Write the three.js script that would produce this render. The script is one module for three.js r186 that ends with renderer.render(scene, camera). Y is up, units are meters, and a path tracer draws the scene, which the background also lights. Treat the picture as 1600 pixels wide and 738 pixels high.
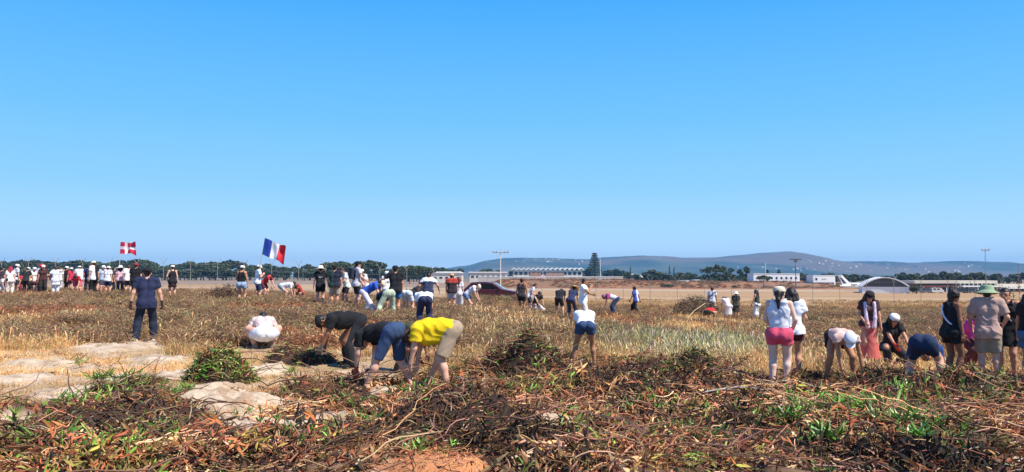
import * as THREE from 'three';
import { mergeGeometries } from 'three/addons/utils/BufferGeometryUtils.js';
import { RoundedBoxGeometry } from 'three/addons/geometries/RoundedBoxGeometry.js';

// ---------------------------------------------------------------- camera, sky, sun, exposure
const scene = new THREE.Scene();
const EYE = 1.9, FOC = 1256, HZ = 430;                 // eye height in metres; photograph's focal length and eye level in its own pixels
const camera = new THREE.PerspectiveCamera(2 * Math.atan(369 / FOC) * 180 / Math.PI, 1600 / 738, 0.1, 30000);
camera.position.set(0, EYE, 0);
camera.rotation.x = Math.atan((HZ - 369) / FOC);
scene.add(camera);

const lin = (r, g, b) => new THREE.Color().setRGB(r / 255, g / 255, b / 255, THREE.SRGBColorSpace).toArray();
{
  const W = 64, Hh = 512, data = new Float32Array(W * Hh * 4);
  // clear summer sky: pale at the horizon, deeper blue upwards (elevation in degrees, sRGB)
  const stops = [[-90, [150, 150, 140]], [-2, [210, 236, 255]], [0, [210, 236, 255]], [2.5, [182, 223, 254]], [6, [143, 204, 250]], [11, [110, 188, 247]], [19, [70, 164, 243]], [35, [34, 106, 202]], [60, [20, 72, 160]], [90, [15, 56, 132]]].map(([e, c]) => [e, lin(...c).map(v => v * .9)]);
  for (let j = 0; j < Hh; j++) {
    const el = (j + .5) / Hh * 180 - 90;
    let i = 0; while (i < stops.length - 2 && stops[i + 1][0] < el) i++;
    const [e0, c0] = stops[i], [e1, c1] = stops[i + 1]; let t = Math.min(1, Math.max(0, (el - e0) / (e1 - e0)));
    for (let x = 0; x < W; x++) { const o = (j * W + x) * 4; for (let k = 0; k < 3; k++) data[o + k] = c0[k] + (c1[k] - c0[k]) * t; data[o + 3] = 1; }
  }
  const sky = new THREE.DataTexture(data, W, Hh, THREE.RGBAFormat, THREE.FloatType);
  sky.mapping = THREE.EquirectangularReflectionMapping; sky.magFilter = sky.minFilter = THREE.LinearFilter; sky.needsUpdate = true;
  scene.background = sky; scene.environment = sky;
}
const sun = new THREE.DirectionalLight(new THREE.Color(1, 0.94, 0.84), 5);
{ const az = 110 * Math.PI / 180, el = 55 * Math.PI / 180;        // azimuth measured from the view direction towards the right
  sun.position.set(Math.sin(az) * Math.cos(el) * 200, Math.sin(el) * 200, -Math.cos(az) * Math.cos(el) * 200); }
sun.castShadow = true; sun.shadow.mapSize.set(4096, 4096);
Object.assign(sun.shadow.camera, { left: -90, right: 90, top: 90, bottom: -90, near: 1, far: 500 });
scene.add(sun); sun.target.position.set(0, 0, -25); scene.add(sun.target);
scene.fog = new THREE.FogExp2(new THREE.Color(0.22, 0.56, 1.0), 0.000105);
const renderer = new THREE.WebGLRenderer();
renderer.toneMapping = THREE.LinearToneMapping;
renderer.toneMappingExposure = 1.3;
renderer.shadowMap.enabled = true;

// ---------------------------------------------------------------- helpers
let seed = 12345;
const reseed = s => { seed = s >>> 0; };
const rnd = () => { seed = (seed + 0x6D2B79F5) >>> 0; let t = seed; t = Math.imul(t ^ t >>> 15, t | 1); t ^= t + Math.imul(t ^ t >>> 7, t | 61); return ((t ^ t >>> 14) >>> 0) / 4294967296; };
const R = (a, b) => a + (b - a) * rnd();
const pick = a => a[Math.floor(rnd() * a.length)];
const clamp = (x, a, b) => Math.min(b, Math.max(a, x));
const smooth = (a, b, x) => { const t = clamp((x - a) / (b - a), 0, 1); return t * t * (3 - 2 * t); };
const mix = (a, b, t) => a + (b - a) * t;
const hash = (x, y) => { let h = Math.imul(x, 374761393) + Math.imul(y, 668265263); h = Math.imul(h ^ h >>> 13, 1274126177); return ((h ^ h >>> 16) >>> 0) / 4294967296; };
const vnoise = (x, y) => { const i = Math.floor(x), j = Math.floor(y), u = x - i, v = y - j, a = u * u * (3 - 2 * u), b = v * v * (3 - 2 * v);
  return mix(mix(hash(i, j), hash(i + 1, j), a), mix(hash(i, j + 1), hash(i + 1, j + 1), a), b); };
const fbm = (x, y, o = 4) => { let s = 0, w = .5, n = 0; for (let i = 0; i < o; i++) { s += w * vnoise(x, y); n += w; x = x * 2.03 + 17.1; y = y * 2.03 - 9.7; w *= .5; } return s / n; };
const C = c => new THREE.Color(c);
const V = (x, y, z) => new THREE.Vector3(x, y, z);
const rad = d => d * Math.PI / 180;

const taken = {};
const numbered = n => { const k = taken[n] = (taken[n] || 0) + 1; return k === 1 ? n : n + '_' + String(k - 1).padStart(3, '0'); };
function obj(name, geo, mat, parent) { const m = new THREE.Mesh(geo, mat); m.name = name; m.castShadow = m.receiveShadow = true; parent.add(m); return m; }
function top(o, name, label, category, group, kind) { o.name = numbered(name); o.userData = { label, category }; if (group) o.userData.group = group; if (kind) o.userData.kind = kind; scene.add(o); return o; }
function thing(name, label, category, pos, yaw = 0, group) { const g = new THREE.Group(); g.position.copy(pos); g.rotation.y = yaw; return top(g, name, label, category, group); }
function struct(o, name, label) { o.name = name; o.userData = { label, category: name.replace(/_/g, ' '), kind: 'structure' }; o.castShadow = o.receiveShadow = true; scene.add(o); return o; }
const matCache = {};
function M(color, rough = .85, extra) { const k = color + '|' + rough + '|' + (extra ? JSON.stringify(extra) : ''); return matCache[k] || (matCache[k] = new THREE.MeshStandardMaterial({ color: C(color), roughness: rough, ...extra })); }
const VC = (rough = .9, extra = {}) => new THREE.MeshStandardMaterial({ vertexColors: true, roughness: rough, side: THREE.DoubleSide, ...extra });

// soup builder: triangles with a colour each
class Soup {
  constructor() { this.p = []; this.c = []; }
  tri(a, b, c, col) { this.p.push(a.x, a.y, a.z, b.x, b.y, b.z, c.x, c.y, c.z); for (let i = 0; i < 3; i++) this.c.push(col[0], col[1], col[2]); }
  quad(a, b, c, d, col) { this.tri(a, b, c, col); this.tri(a, c, d, col); }
  strip(pts, wid, side, col) { for (let i = 0; i < pts.length - 1; i++) { const a = pts[i], b = pts[i + 1], wa = wid(i / (pts.length - 1)), wb = wid((i + 1) / (pts.length - 1));
    const l0 = a.clone().addScaledVector(side, -wa), r0 = a.clone().addScaledVector(side, wa), l1 = b.clone().addScaledVector(side, -wb), r1 = b.clone().addScaledVector(side, wb);
    if (wb < 1e-5) this.tri(l0, r0, b, col); else this.quad(l0, r0, r1, l1, col); } }
  tube(pts, r, n, col) { let prev = null; const L = pts.length;
    for (let i = 0; i < L; i++) { const d = pts[Math.min(L - 1, i + 1)].clone().sub(pts[Math.max(0, i - 1)]).normalize(); const u = V(0, 1, 0).cross(d); if (u.lengthSq() < .01) u.set(1, 0, 0); u.normalize(); const w = d.clone().cross(u); const rr = r(i / (L - 1)); const ring = [];
      for (let k = 0; k < n; k++) { const a = k / n * Math.PI * 2; ring.push(pts[i].clone().addScaledVector(u, Math.cos(a) * rr).addScaledVector(w, Math.sin(a) * rr)); }
      if (prev) for (let k = 0; k < n; k++) this.quad(prev[k], prev[(k + 1) % n], ring[(k + 1) % n], ring[k], col); prev = ring; } }
  box(cx, cy, cz, sx, sy, sz, col) { const g = new THREE.BoxGeometry(sx, sy, sz).toNonIndexed(); const a = g.attributes.position.array; for (let i = 0; i < a.length; i += 3) { this.p.push(a[i] + cx, a[i + 1] + cy, a[i + 2] + cz); this.c.push(...col); } }
  geo(indexed) { const g = new THREE.BufferGeometry(); g.setAttribute('position', new THREE.Float32BufferAttribute(this.p, 3)); g.setAttribute('color', new THREE.Float32BufferAttribute(this.c, 3)); g.computeVertexNormals(); return g; }
}

// ---------------------------------------------------------------- terrain
// drop below the eye at points of the dune and plain: [bearing column, distance, drop]
const KP = [];
for (const px of [-300, 0, 300, 600, 900, 1200, 1500, 1900]) { KP.push([px, 4, 1.86], [px, 7.7, 1.9], [px, 10.5, 1.9]); }
KP.push([0, 13.5, 1.86], [250, 13.5, 1.84], [600, 13.2, 1.83], [900, 14, 1.9], [1215, 13.4, 1.84], [1500, 14.6, 1.94], [1800, 14.6, 1.94], [-300, 13.5, 1.86],
  [0, 19, 1.66], [230, 19.8, 1.62], [412, 19, 1.68], [620, 18, 1.78], [912, 17.2, 2.0], [1150, 18.5, 2.05], [1355, 18.8, 2.02], [1600, 19, 2.05], [1900, 19, 2.05], [-300, 19, 1.66],
  [0, 27, 1.4], [250, 27, 1.4], [450, 26, 1.45], [610, 28, 1.36], [760, 27, 1.8], [912, 30, 2.0], [1150, 28, 2.3], [1400, 28, 2.35], [1700, 28, 2.35], [-300, 27, 1.4],
  [0, 36, 1.2], [270, 38, 1.2], [400, 36, 1.22], [520, 34, 1.26], [706, 39, 1.66], [815, 40, 1.93], [955, 42, 2.3], [1182, 44, 2.48], [1400, 44, 2.55], [1700, 44, 2.55], [-300, 36, 1.2],
  [0, 50, 1.12], [100, 49, 1.13], [300, 50, 1.15], [480, 50, 1.35], [640, 52, 1.7], [765, 60, 2.05], [1000, 62, 2.8], [1300, 62, 2.8], [1700, 62, 2.8], [-300, 50, 1.12],
  [0, 75, 1.9], [300, 75, 1.9], [500, 75, 2.1], [765, 85, 2.9], [1000, 94, 3.4], [1300, 94, 3.4], [1700, 94, 3.4], [-300, 75, 1.9],
  [0, 120, 2.9], [400, 120, 3.0], [800, 130, 4.2], [1200, 130, 4.5], [1700, 130, 4.5], [-300, 120, 2.9],
  [0, 200, 3.8], [400, 200, 3.9], [800, 200, 5.6], [1200, 200, 6.1], [1700, 200, 6.1], [-300, 200, 3.8],
  [0, 330, 4.5], [400, 330, 4.6], [800, 330, 6.6], [1200, 330, 7.1], [1700, 330, 7.1], [-300, 330, 4.5]);
for (const d of [600, 1200, 2600, 6000]) for (const px of [-300, 400, 900, 1700]) KP.push([px, d, px < 500 ? 4.7 : 7.2]);
const KA = KP.map(([px, d, k]) => [px / 1600 * 3.4, Math.log(d) * 2.2, k]);
const baseCache = new Map();
function dropRaw(px, D) { const a = clamp(px, -300, 1900) / 1600 * 3.4, b = Math.log(clamp(D, 4, 6000)) * 2.2; let s = 0, w = 1e-9;
  for (let i = 0; i < KA.length; i++) { const q = KA[i], da = a - q[0], db = b - q[1], e = Math.exp(-(da * da + db * db) * 6.5); s += e * q[2]; w += e; } return s / w; }
// tabulated for speed
const TA = 90, TB = 170, TAB = new Float32Array((TA + 1) * (TB + 1));
for (let i = 0; i <= TA; i++) for (let j = 0; j <= TB; j++) TAB[i * (TB + 1) + j] = dropRaw(-300 + 2200 * i / TA, Math.exp(mix(Math.log(4), Math.log(6000), j / TB)));
function drop(px, D) { const a = clamp((px + 300) / 2200, 0, .9999) * TA, b = clamp((Math.log(Math.max(D, 4)) - Math.log(4)) / (Math.log(6000) - Math.log(4)), 0, .9999) * TB;
  const i = Math.floor(a), j = Math.floor(b), u = a - i, v = b - j, T = (p, q) => TAB[p * (TB + 1) + q];
  return mix(mix(T(i, j), T(i + 1, j), u), mix(T(i, j + 1), T(i + 1, j + 1), u), v); }
function baseG(x, z) { const D = Math.max(4, -z); return EYE - drop(800 + FOC * x / D, D); }
function gp(px, py) { let D = 20; for (let i = 0; i < 12; i++) { const x = (px - 800) / FOC * D; D = mix(D, clamp(FOC * (EYE - baseG(x, -D)) / Math.max(2, py - HZ), 4, 5000), .6); } return [(px - 800) / FOC * D, D]; }
// bare sand: [column, row, half width, half height] read off the photograph, turned into world ellipses
const SAND = [[185, 543, 66, 9], [60, 538, 60, 6], [350, 636, 95, 20], [345, 612, 50, 13], [410, 670, 130, 17], [30, 598, 65, 7], [110, 622, 70, 10], [60, 570, 60, 5], [200, 600, 40, 5], [420, 578, 26, 8], [290, 592, 48, 9], [255, 562, 40, 6], [846, 672, 30, 7], [1455, 662, 60, 16], [600, 617, 26, 7], [35, 668, 55, 7], [1160, 654, 26, 5], [820, 726, 50, 8], [1560, 734, 60, 6], [700, 604, 40, 6], [1300, 605, 22, 5], [30, 690, 40, 5], [150, 690, 50, 5], [520, 650, 40, 7], [330, 722, 60, 7], [1240, 722, 40, 5], [960, 712, 40, 5]].map(([a, b, w, h]) => {
  const [x, D] = gp(a, b), [, D0] = gp(a, b + h), [, D1] = gp(a, b - h); return [x, D, w / FOC * D, Math.max(.12, (D1 - D0) / 2)]; });
const [ORX, ORD] = gp(688, 731), MOUND = gp(345, 632);
function nearSand(x, D) { let m = 9; for (const [cx, cd, rx, rd] of SAND) m = Math.min(m, Math.hypot((x - cx) / (rx + .12), (D - cd) / (rd + .22))); return m; }
function sandMask(x, D) { let m = 0; const wob = (fbm(x * 1.3 + 3, D * 1.3, 3) - .5) * 1.1 + (fbm(x * 6, D * 6, 2) - .5) * .5; for (const [cx, cd, rx, rd] of SAND) { const e = Math.hypot((x - cx) / rx, (D - cd) / rd); if (e < 2) m = Math.max(m, 1 - smooth(.72, 1.12, e + wob * .8)); } return m; }
const EDGE = [[-400, 650], [0, 652], [130, 632], [230, 640], [300, 690], [430, 684], [455, 610], [560, 598], [700, 596], [780, 566], [850, 566], [930, 578], [1010, 572], [1110, 574], [1200, 600], [1290, 594], [1400, 586], [1520, 590], [2000, 590]];
function edgeY(px) { for (let i = 0; i < EDGE.length - 1; i++) if (px < EDGE[i + 1][0]) return mix(EDGE[i][1], EDGE[i + 1][1], clamp((px - EDGE[i][0]) / (EDGE[i + 1][0] - EDGE[i][0]), 0, 1)); return 590; }
function litter(x, D) { const px = 800 + FOC * x / D, py = HZ + FOC * (EYE - baseG(x, -D)) / D; const e = smooth(-14, 12, py - edgeY(px) + (fbm(x * .9, D * .9, 3) - .5) * 46); return e * (1 - sandMask(x, D)) * smooth(.8, 1.3, Math.hypot((x - ORX) / .8, (D - ORD) / .75)); }
// trodden spots where people stand close by: [column, distance]
const TROD = [[1216, 13.4], [1236, 14.7], [1311, 14.2], [1356, 18.6], [1391, 17.6], [1440, 13.7], [1484, 14.8], [1508, 17.6], [1541, 14.6], [1570, 15.3], [1606, 14.4], [230, 19.7], [414, 18.6], [549, 15.8], [606, 12.9], [692, 12.9], [628, 15.2], [664, 23.5], [914, 17.2]].map(([a, D]) => [(a - 800) / FOC * D, D]);
const trod = (x, D) => { let m = 1; for (const [a, b] of TROD) { const d = Math.hypot(x - a, D - b); if (d < 1.1) m = Math.min(m, smooth(.35, 1.1, d)); } return m; };
function groundY(x, z) { const D = -z; let y = baseG(x, z), tr = D < 26 && D > 10 ? .12 + .88 * trod(x, D) : 1;
  if (D < 140) { const n = (fbm(x * .35, D * .35, 3) - .5) * .22 + (fbm(x * 1.7 + 5, D * 1.7, 3) - .5) * .07; const w = smooth(140, 40, D) * tr; y += n * w;
    if (D < 26 && D > 4) { const s = sandMask(x, D); y += (fbm(x * 4, D * 4, 3) - .5) * .08 * (.45 + s) + (fbm(x * 7.5, D * 7.5, 2) - .5) * .075 * s + s * .06; { const [mx, md] = MOUND, e = Math.hypot((x - mx) / 1.15, (D - md) / .95); if (e < 1) y += .17 * (1 - e * e) * (1 - e * e) * (.45 + 1.1 * fbm(x * 3, D * 3, 3)) + (1 - e) * (fbm(x * 6 + 3, D * 6, 3) - .5) * .12; } y += litter(x, D) * ((fbm(x * .95 + 40, D * .95, 3) - .42) * .55 + (fbm(x * 2.6 + 14, D * 2.6, 2) - .5) * .16) * tr; } }
  else y += (fbm(x * .02, D * .02, 2) - .5) * .3;
  return y; }
const at = (px, D, dy = 0) => { const x = (px - 800) / FOC * D; return V(x, groundY(x, -D) + dy, -D); };

function grainTex(size, base, amp, s1) { const d = new Uint8Array(size * size * 4); const f = 16; for (let j = 0; j < size; j++) for (let i = 0; i < size; i++) {
    const per = (x, y, n) => { const u = x * n, v = y * n, i0 = Math.floor(u), j0 = Math.floor(v), a = u - i0, b = v - j0, sa = a * a * (3 - 2 * a), sb = b * b * (3 - 2 * b), hh = (p, q) => hash((p % n) + s1 * 97, (q % n) + n * 31); return mix(mix(hh(i0, j0), hh(i0 + 1, j0), sa), mix(hh(i0, j0 + 1), hh(i0 + 1, j0 + 1), sa), sb); };
    const x = i / size, y = j / size; const v = .28 * per(x, y, 8) + .25 * per(x, y, 32) + .22 * per(x, y, 96) + .25 * hash(i + s1, j);
    const q = clamp(base + (v - .5) * amp, 0, 1) * 255, o = (j * size + i) * 4; d[o] = d[o + 1] = d[o + 2] = q; d[o + 3] = 255; }
  const t = new THREE.DataTexture(d, size, size); t.wrapS = t.wrapT = THREE.RepeatWrapping; t.magFilter = THREE.LinearFilter; t.minFilter = THREE.LinearMipmapLinearFilter; t.generateMipmaps = true; t.needsUpdate = true; return t; }
const grainC = grainTex(512, .93, .5, 1); grainC.colorSpace = THREE.SRGBColorSpace;
const grainB = grainTex(512, .5, 1, 7);

const cSand = lin(220, 197, 168), cStraw = lin(196, 164, 120), cBrown = lin(164, 130, 90), cSoil = lin(122, 92, 68), cTan = lin(180, 140, 92), cPale = lin(196, 168, 130), cOrange = lin(172, 112, 70), cGreyF = lin(150, 134, 120), cGreen = lin(98, 100, 66), cRunway = lin(188, 160, 130), cAsph = lin(136, 130, 124);
const mix3 = (a, b, t) => [mix(a[0], b[0], t), mix(a[1], b[1], t), mix(a[2], b[2], t)];
function groundColor(x, z) { const D = -z; if (D < 4) return cStraw; const px = 800 + FOC * x / D; const n = fbm(x * .5, D * .5, 4);
  let c;
  if (D < 60) { c = mix3(cBrown, cStraw, smooth(.35, .65, n)); if (D < 21 && px < 620) c = mix3(c, mix3(cStraw, cSand, smooth(.4, .6, fbm(x * 2, D * 2, 3))), .75); }
  else { // the plain: bands of dry grass, track and runway, each with a ragged edge
    const w = D * (1 + (fbm(x * .03, D * .02, 3) - .5) * .06), L = smooth(900, 640, px), st = fbm(x * .012, D * .09, 3);
    const right = w < 150 ? mix3(cStraw, cTan, smooth(.35, .65, st)) : w < 156 ? cPale : w < 205 ? mix3(cTan, cStraw, st) : w < 212 ? cPale : w < 345 ? mix3(cTan, cPale, st * .3) : w < 392 ? mix3(cRunway, cPale, st) : w < 760 ? mix3(cOrange, cBrown, smooth(.4, .7, fbm(x * .05, D * .05, 3))) : mix3(cGreen, cGreyF, st);
    const left = w < 250 ? mix3(cBrown, cStraw, st) : w < 390 ? mix3(cTan, cPale, smooth(.3, .7, st)) : w < 900 ? mix3(cGreyF, cBrown, st * .8) : mix3(cGreen, cGreyF, .5);
    c = mix3(right, left, L); if (w > 1500) c = mix3(c, cGreen, .6); c = mix3(mix3(cBrown, cStraw, smooth(.35, .65, n)), c, smooth(60, 90, D)); }
  if (D < 26) { c = mix3(c, mix3(lin(74, 54, 40), cSoil, smooth(.38, .6, fbm(x * 2.2 + 8, D * 2.2, 3))), litter(x, D) * .9); c = mix3(c, mix3(cSand, lin(186, 156, 124), smooth(.45, .7, fbm(x * 5 + 2, D * 5, 4))), sandMask(x, D)); const [ox, oD] = ORANGE; const e = Math.hypot((x - ox) / .62, (D - oD) / .42); c = mix3(c, lin(190, 122, 80), smooth(1.2, .7, e + (fbm(x * 5, D * 5, 2) - .5) * .8)); }
  return c; }
const ORANGE = [ORX, ORD];
{
  const grow = (a, end, st, f) => { const o = []; let x = a, s = st; while (x < end) { s *= f; x += s; o.push(x); } return o; };
  const xs0 = []; for (let x = 0; x <= 11; x += .09) xs0.push(x); const xr = xs0.concat(grow(11, 7500, .09, 1.075)); const xs = xr.slice(1).map(v => -v).reverse().concat(xr);
  const zs0 = []; for (let d = 6.6; d <= 20; d += .09) zs0.push(d); const ds = grow(-6.6, 400, .15, 1.25).map(v => -v).reverse().concat(zs0, grow(20, 7500, .1, 1.045));
  const nx = xs.length, nz = ds.length, P = new Float32Array(nx * nz * 3), Co = new Float32Array(nx * nz * 3), U = new Float32Array(nx * nz * 2), I = [];
  for (let j = 0; j < nz; j++) for (let i = 0; i < nx; i++) { const k = j * nx + i, x = xs[i], z = -ds[j]; P[k * 3] = x; P[k * 3 + 1] = groundY(x, z); P[k * 3 + 2] = z; const c = groundColor(x, z); Co.set(c, k * 3); U[k * 2] = x / 1.7; U[k * 2 + 1] = z / 1.7;
    if (i && j) { const a = k - nx - 1, b = k - nx, c2 = k - 1; I.push(a, b, c2, b, k, c2); } }
  const g = new THREE.BufferGeometry(); g.setAttribute('position', new THREE.BufferAttribute(P, 3)); g.setAttribute('color', new THREE.BufferAttribute(Co, 3)); g.setAttribute('uv', new THREE.BufferAttribute(U, 2)); g.setIndex(I); g.computeVertexNormals();
  struct(new THREE.Mesh(g, new THREE.MeshStandardMaterial({ vertexColors: true, map: grainC, bumpMap: grainB, bumpScale: .02, roughness: .97, side: THREE.DoubleSide })), 'ground', 'sandy dune and dry airfield plain running to the hills');
  console.log('ground', nx, nz);
}

// ---------------------------------------------------------------- hills
const RIDGE = [[560, 430], [640, 428], [690, 422], [730, 416], [760, 408], [790, 404], [850, 404], [920, 405], [950, 402], [1000, 400], [1060, 403], [1110, 402], [1150, 399], [1190, 396], [1215, 395], [1235, 399], [1260, 406], [1300, 410], [1345, 409], [1400, 411], [1450, 411], [1485, 408], [1520, 409], [1545, 415], [1575, 424], [1610, 429], [1700, 432], [1900, 431], [2300, 424], [2700, 431]];
const ridgeY = px => { for (let i = 0; i < RIDGE.length - 1; i++) if (px < RIDGE[i + 1][0]) { const t = (px - RIDGE[i][0]) / (RIDGE[i + 1][0] - RIDGE[i][0]), s = t * t * (3 - 2 * t); return mix(RIDGE[i][1], RIDGE[i + 1][1], mix(t, s, .6)); } return 431; };
const HD = 6000;
function hillY(x, D) { const px = 800 + FOC * x / HD, crest = (HZ - ridgeY(px)) / FOC * HD + 9, t = clamp((D - 4300) / (HD - 4300), 0, 1.9); const prof = t < 1 ? Math.pow(Math.sin(t * Math.PI / 2), 1.25) : Math.cos((t - 1) * 1.2);
  return -8 + crest * prof * (1 + (fbm(x * .0022, D * .0022, 4) - .5) * .5 * (1 - smooth(.55, 1, t) * .75)) + (fbm(x * .009, D * .009, 3) - .5) * 8; }
{
  const nx = 260, nz = 46, P = [], Co = [], I = [];
  for (let j = 0; j < nz; j++) for (let i = 0; i < nx; i++) { const x = -1300 + 10400 * i / (nx - 1), D = 4250 + 2600 * j / (nz - 1); P.push(x, hillY(x, D), -D);
    const n = fbm(x * .006, D * .004, 4), m = fbm(x * .0015 + 9, D * .0015, 2); let c = mix3(lin(48, 68, 54), lin(78, 90, 68), smooth(.4, .65, n)); c = mix3(c, lin(124, 104, 88), smooth(.52, .7, m) * .6); Co.push(...c);
    if (i && j) { const k = j * nx + i, a = k - nx - 1, b = k - nx; I.push(a, b, k - 1, b, k, k - 1); } }
  const g = new THREE.BufferGeometry(); g.setAttribute('position', new THREE.Float32BufferAttribute(P, 3)); g.setAttribute('color', new THREE.Float32BufferAttribute(Co, 3)); g.setIndex(I); g.computeVertexNormals();
  struct(new THREE.Mesh(g, VC(1)), 'hills', 'long low blue hills beyond the airfield');
  // white houses on the slopes
  const wall = M('#d8d2c6', .9), roof = M('#b9805f', .9);
  const house = new THREE.Group(); obj('wall', new THREE.BoxGeometry(17, 9, 12), wall, house).position.y = 4.5; { const s = new THREE.Shape([[-9.5, 0], [9.5, 0], [0, 3.4]].map(p => new THREE.Vector2(...p))); const rg = new THREE.ExtrudeGeometry(s, { depth: 13, bevelEnabled: false }); rg.translate(0, 9.01, -6.5); obj('roof', rg, roof, house); }
  reseed(5); let first = true; const spots = [];
  for (const [x0, x1, y0, y1, n] of [[800, 880, 405, 411, 13], [895, 912, 407, 414, 3], [1225, 1290, 408, 424, 16], [1290, 1420, 412, 426, 22], [1420, 1540, 414, 426, 18], [1150, 1220, 416, 426, 4]])
    for (let i = 0; i < n; i++) spots.push([R(x0, x1), R(y0, y1)]);
  for (const [px, py] of spots) { let best = null; for (let D = 4400; D < 6050; D += 12) { const x = (px - 800) / FOC * D, y = hillY(x, D), q = HZ - (y - EYE) / D * FOC; if (q <= py) { best = V(x, y - 1, -D); break; } } if (!best) continue;
    const h = first ? house : house.clone(); first = false; h.position.copy(best); h.rotation.y = R(-.7, .7); const sc = R(.5, 1.05); h.scale.set(sc * R(.8, 1.5), sc * R(.8, 1.2), sc);
    top(h, 'hillside_house', 'tiny white house on the blue hillside ' + (px < 890 ? 'above the zigzag terminal' : px < 1000 ? 'left of the norfolk pine' : px < 1224 ? 'above the white two storey building' : px < 1292 ? 'right of the power pole' : px < 1355 ? 'above the jet tail' : px < 1422 ? 'above the arched hangar' : px < 1480 ? 'above the dark red terminal front' : 'near the tall floodlight mast'), 'house', 'white houses on the hills'); }
}

// ---------------------------------------------------------------- trees
function crownSoup(blobs, n, size, cols, flat = .5) { const s = new Soup(); let tot = 0; for (const b of blobs) tot += b[3] * b[4] * b[5];
  for (const [cx, cy, cz, rx, ry, rz] of blobs) { const m = Math.ceil(n * rx * ry * rz / tot); for (let i = 0; i < m; i++) { let d = V(R(-1, 1), R(-1, 1), R(-1, 1)); if (d.lengthSq() > 1) { i--; continue; } const l = d.length(); d.multiplyScalar(Math.pow(l, .25) / Math.max(l, .05) * (R(.82, 1.08)) * (l > .3 ? 1 : l + .5)); 
      const p = V(cx + d.x * rx, cy + d.y * ry, cz + d.z * rz); const q = new THREE.Quaternion().setFromEuler(new THREE.Euler(R(-3, 3) * flat, R(0, 6.3), R(-3, 3) * flat)); const sz = size * R(.6, 1.35); const pt = (a, b) => V(a * sz, 0, b * sz).applyQuaternion(q).add(p); const col = pick(cols).map(v => v * R(.75, 1.25));
      const a0 = R(0, 6); const P5 = [0, 1, 2, 3, 4].map(k => pt(Math.cos(a0 + k * 1.257) * R(.6, 1), Math.sin(a0 + k * 1.257) * R(.4, 1))); s.tri(P5[0], P5[1], P5[2], col); s.tri(P5[0], P5[2], P5[3], col); s.tri(P5[0], P5[3], P5[4], col); } } return s.geo(); }
const leafMat = VC(.9), barkMat = M('#5a4838', .95), barkPale = M('#8a7a68', .95);
const greens = [[.045, .07, .022], [.055, .085, .026], [.035, .055, .02], [.075, .095, .03], [.09, .1, .04]], pinkG = [[.05, .075, .03], [.06, .085, .035], [.04, .06, .026]];
function treeProto(kind, sd) { reseed(sd); const g = new THREE.Group(), t = new Soup(), col = [1, 1, 1];
  const trunk = (h, r, lean = 0) => t.tube([V(0, -.3, 0), V(lean * .3, h * .35, 0), V(lean * .6, h * .7, .1), V(lean, h, 0)], q => r * (1 - .6 * q), 7, col), limb = (a, b, r) => t.tube([a, a.clone().lerp(b, .5).add(V(0, -.2, 0)), b], q => r * (1 - .7 * q), 5, col);
  let blobs = [], n = 500, size = .7, cols = greens, flat = .5, bark = barkMat;
  if (kind === 'stone_pine') { trunk(9, .35, R(-.6, .6)); const k = 6; for (let i = 0; i < k; i++) { const a = i / k * 6.28 + R(-.3, .3), r = R(2, 3.6), y = R(9.6, 11.4); blobs.push([Math.cos(a) * r, y, Math.sin(a) * r, R(1.9, 2.8), R(1, 1.7), R(1.9, 2.8)]); limb(V(0, R(6, 8), 0), V(Math.cos(a) * r, y - .5, Math.sin(a) * r), .14); } blobs.push([0, 11.6, 0, 2.6, 1.6, 2.6]); n = 620; size = .75; }
  if (kind === 'round_tree') { trunk(4.5, .3); for (let i = 0; i < 7; i++) { const a = R(0, 6.28), r = R(.6, 2.2), y = R(3.4, 8.4); blobs.push([Math.cos(a) * r, y, Math.sin(a) * r, R(1.3, 2.2), R(1.2, 2), R(1.3, 2.2)]); limb(V(0, 3.4, 0), V(Math.cos(a) * r, y, Math.sin(a) * r), .13); } n = 560; size = .6; }
  if (kind === 'eucalyptus') { trunk(9, .35, 1.2); bark = barkPale; for (let i = 0; i < 9; i++) { const a = R(0, 6.28), r = R(.8, 3.4), y = R(4.5, 13); blobs.push([Math.cos(a) * r + .6, y, Math.sin(a) * r, R(1.1, 2), R(1, 1.8), R(1.1, 2)]); limb(V(.5, 5, 0), V(Math.cos(a) * r + .6, y, Math.sin(a) * r), .14); } n = 620; size = .6; }
  if (kind === 'cypress') { trunk(3, .25); for (let i = 0; i < 7; i++) blobs.push([R(-.1, .1), 1.6 + i * 1.7, R(-.1, .1), 1.05 - .11 * i, 1.3, 1.05 - .11 * i]); n = 420; size = .42; }
  if (kind === 'norfolk_pine') { trunk(24, .4); for (let i = 0; i < 15; i++) { const y = 3 + i * 1.45, r = 5.2 * (1 - i / 15.5) + .3; for (let k = 0; k < 6; k++) { const a = k * 1.047 + i * .5; limb(V(0, y, 0), V(Math.cos(a) * r, y + .4, Math.sin(a) * r), .07); for (let m = 1; m <= 3; m++) blobs.push([Math.cos(a) * r * m / 3, y + .3, Math.sin(a) * r * m / 3, .75, .38, .75]); } } n = 4600; size = .5; }
  if (kind === 'shrub_tree') { trunk(1.5, .15); for (let i = 0; i < 5; i++) blobs.push([R(-1.6, 1.6), R(.8, 2.2), R(-1, 1), R(.9, 1.5), R(.7, 1.2), R(.9, 1.4)]); n = 320; size = .42; cols = pinkG; }
  obj('trunk', t.geo(), bark, g); obj('crown', crownSoup(blobs, n, size, cols, flat), leafMat, g); return g; }
const protos = {}; for (const [k, n] of [['stone_pine', 4], ['round_tree', 3], ['eucalyptus', 3], ['cypress', 1], ['norfolk_pine', 1], ['shrub_tree', 2]]) protos[k] = Array.from({ length: n }, (_, i) => treeProto(k, 100 + i * 7 + k.length * 31));
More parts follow.
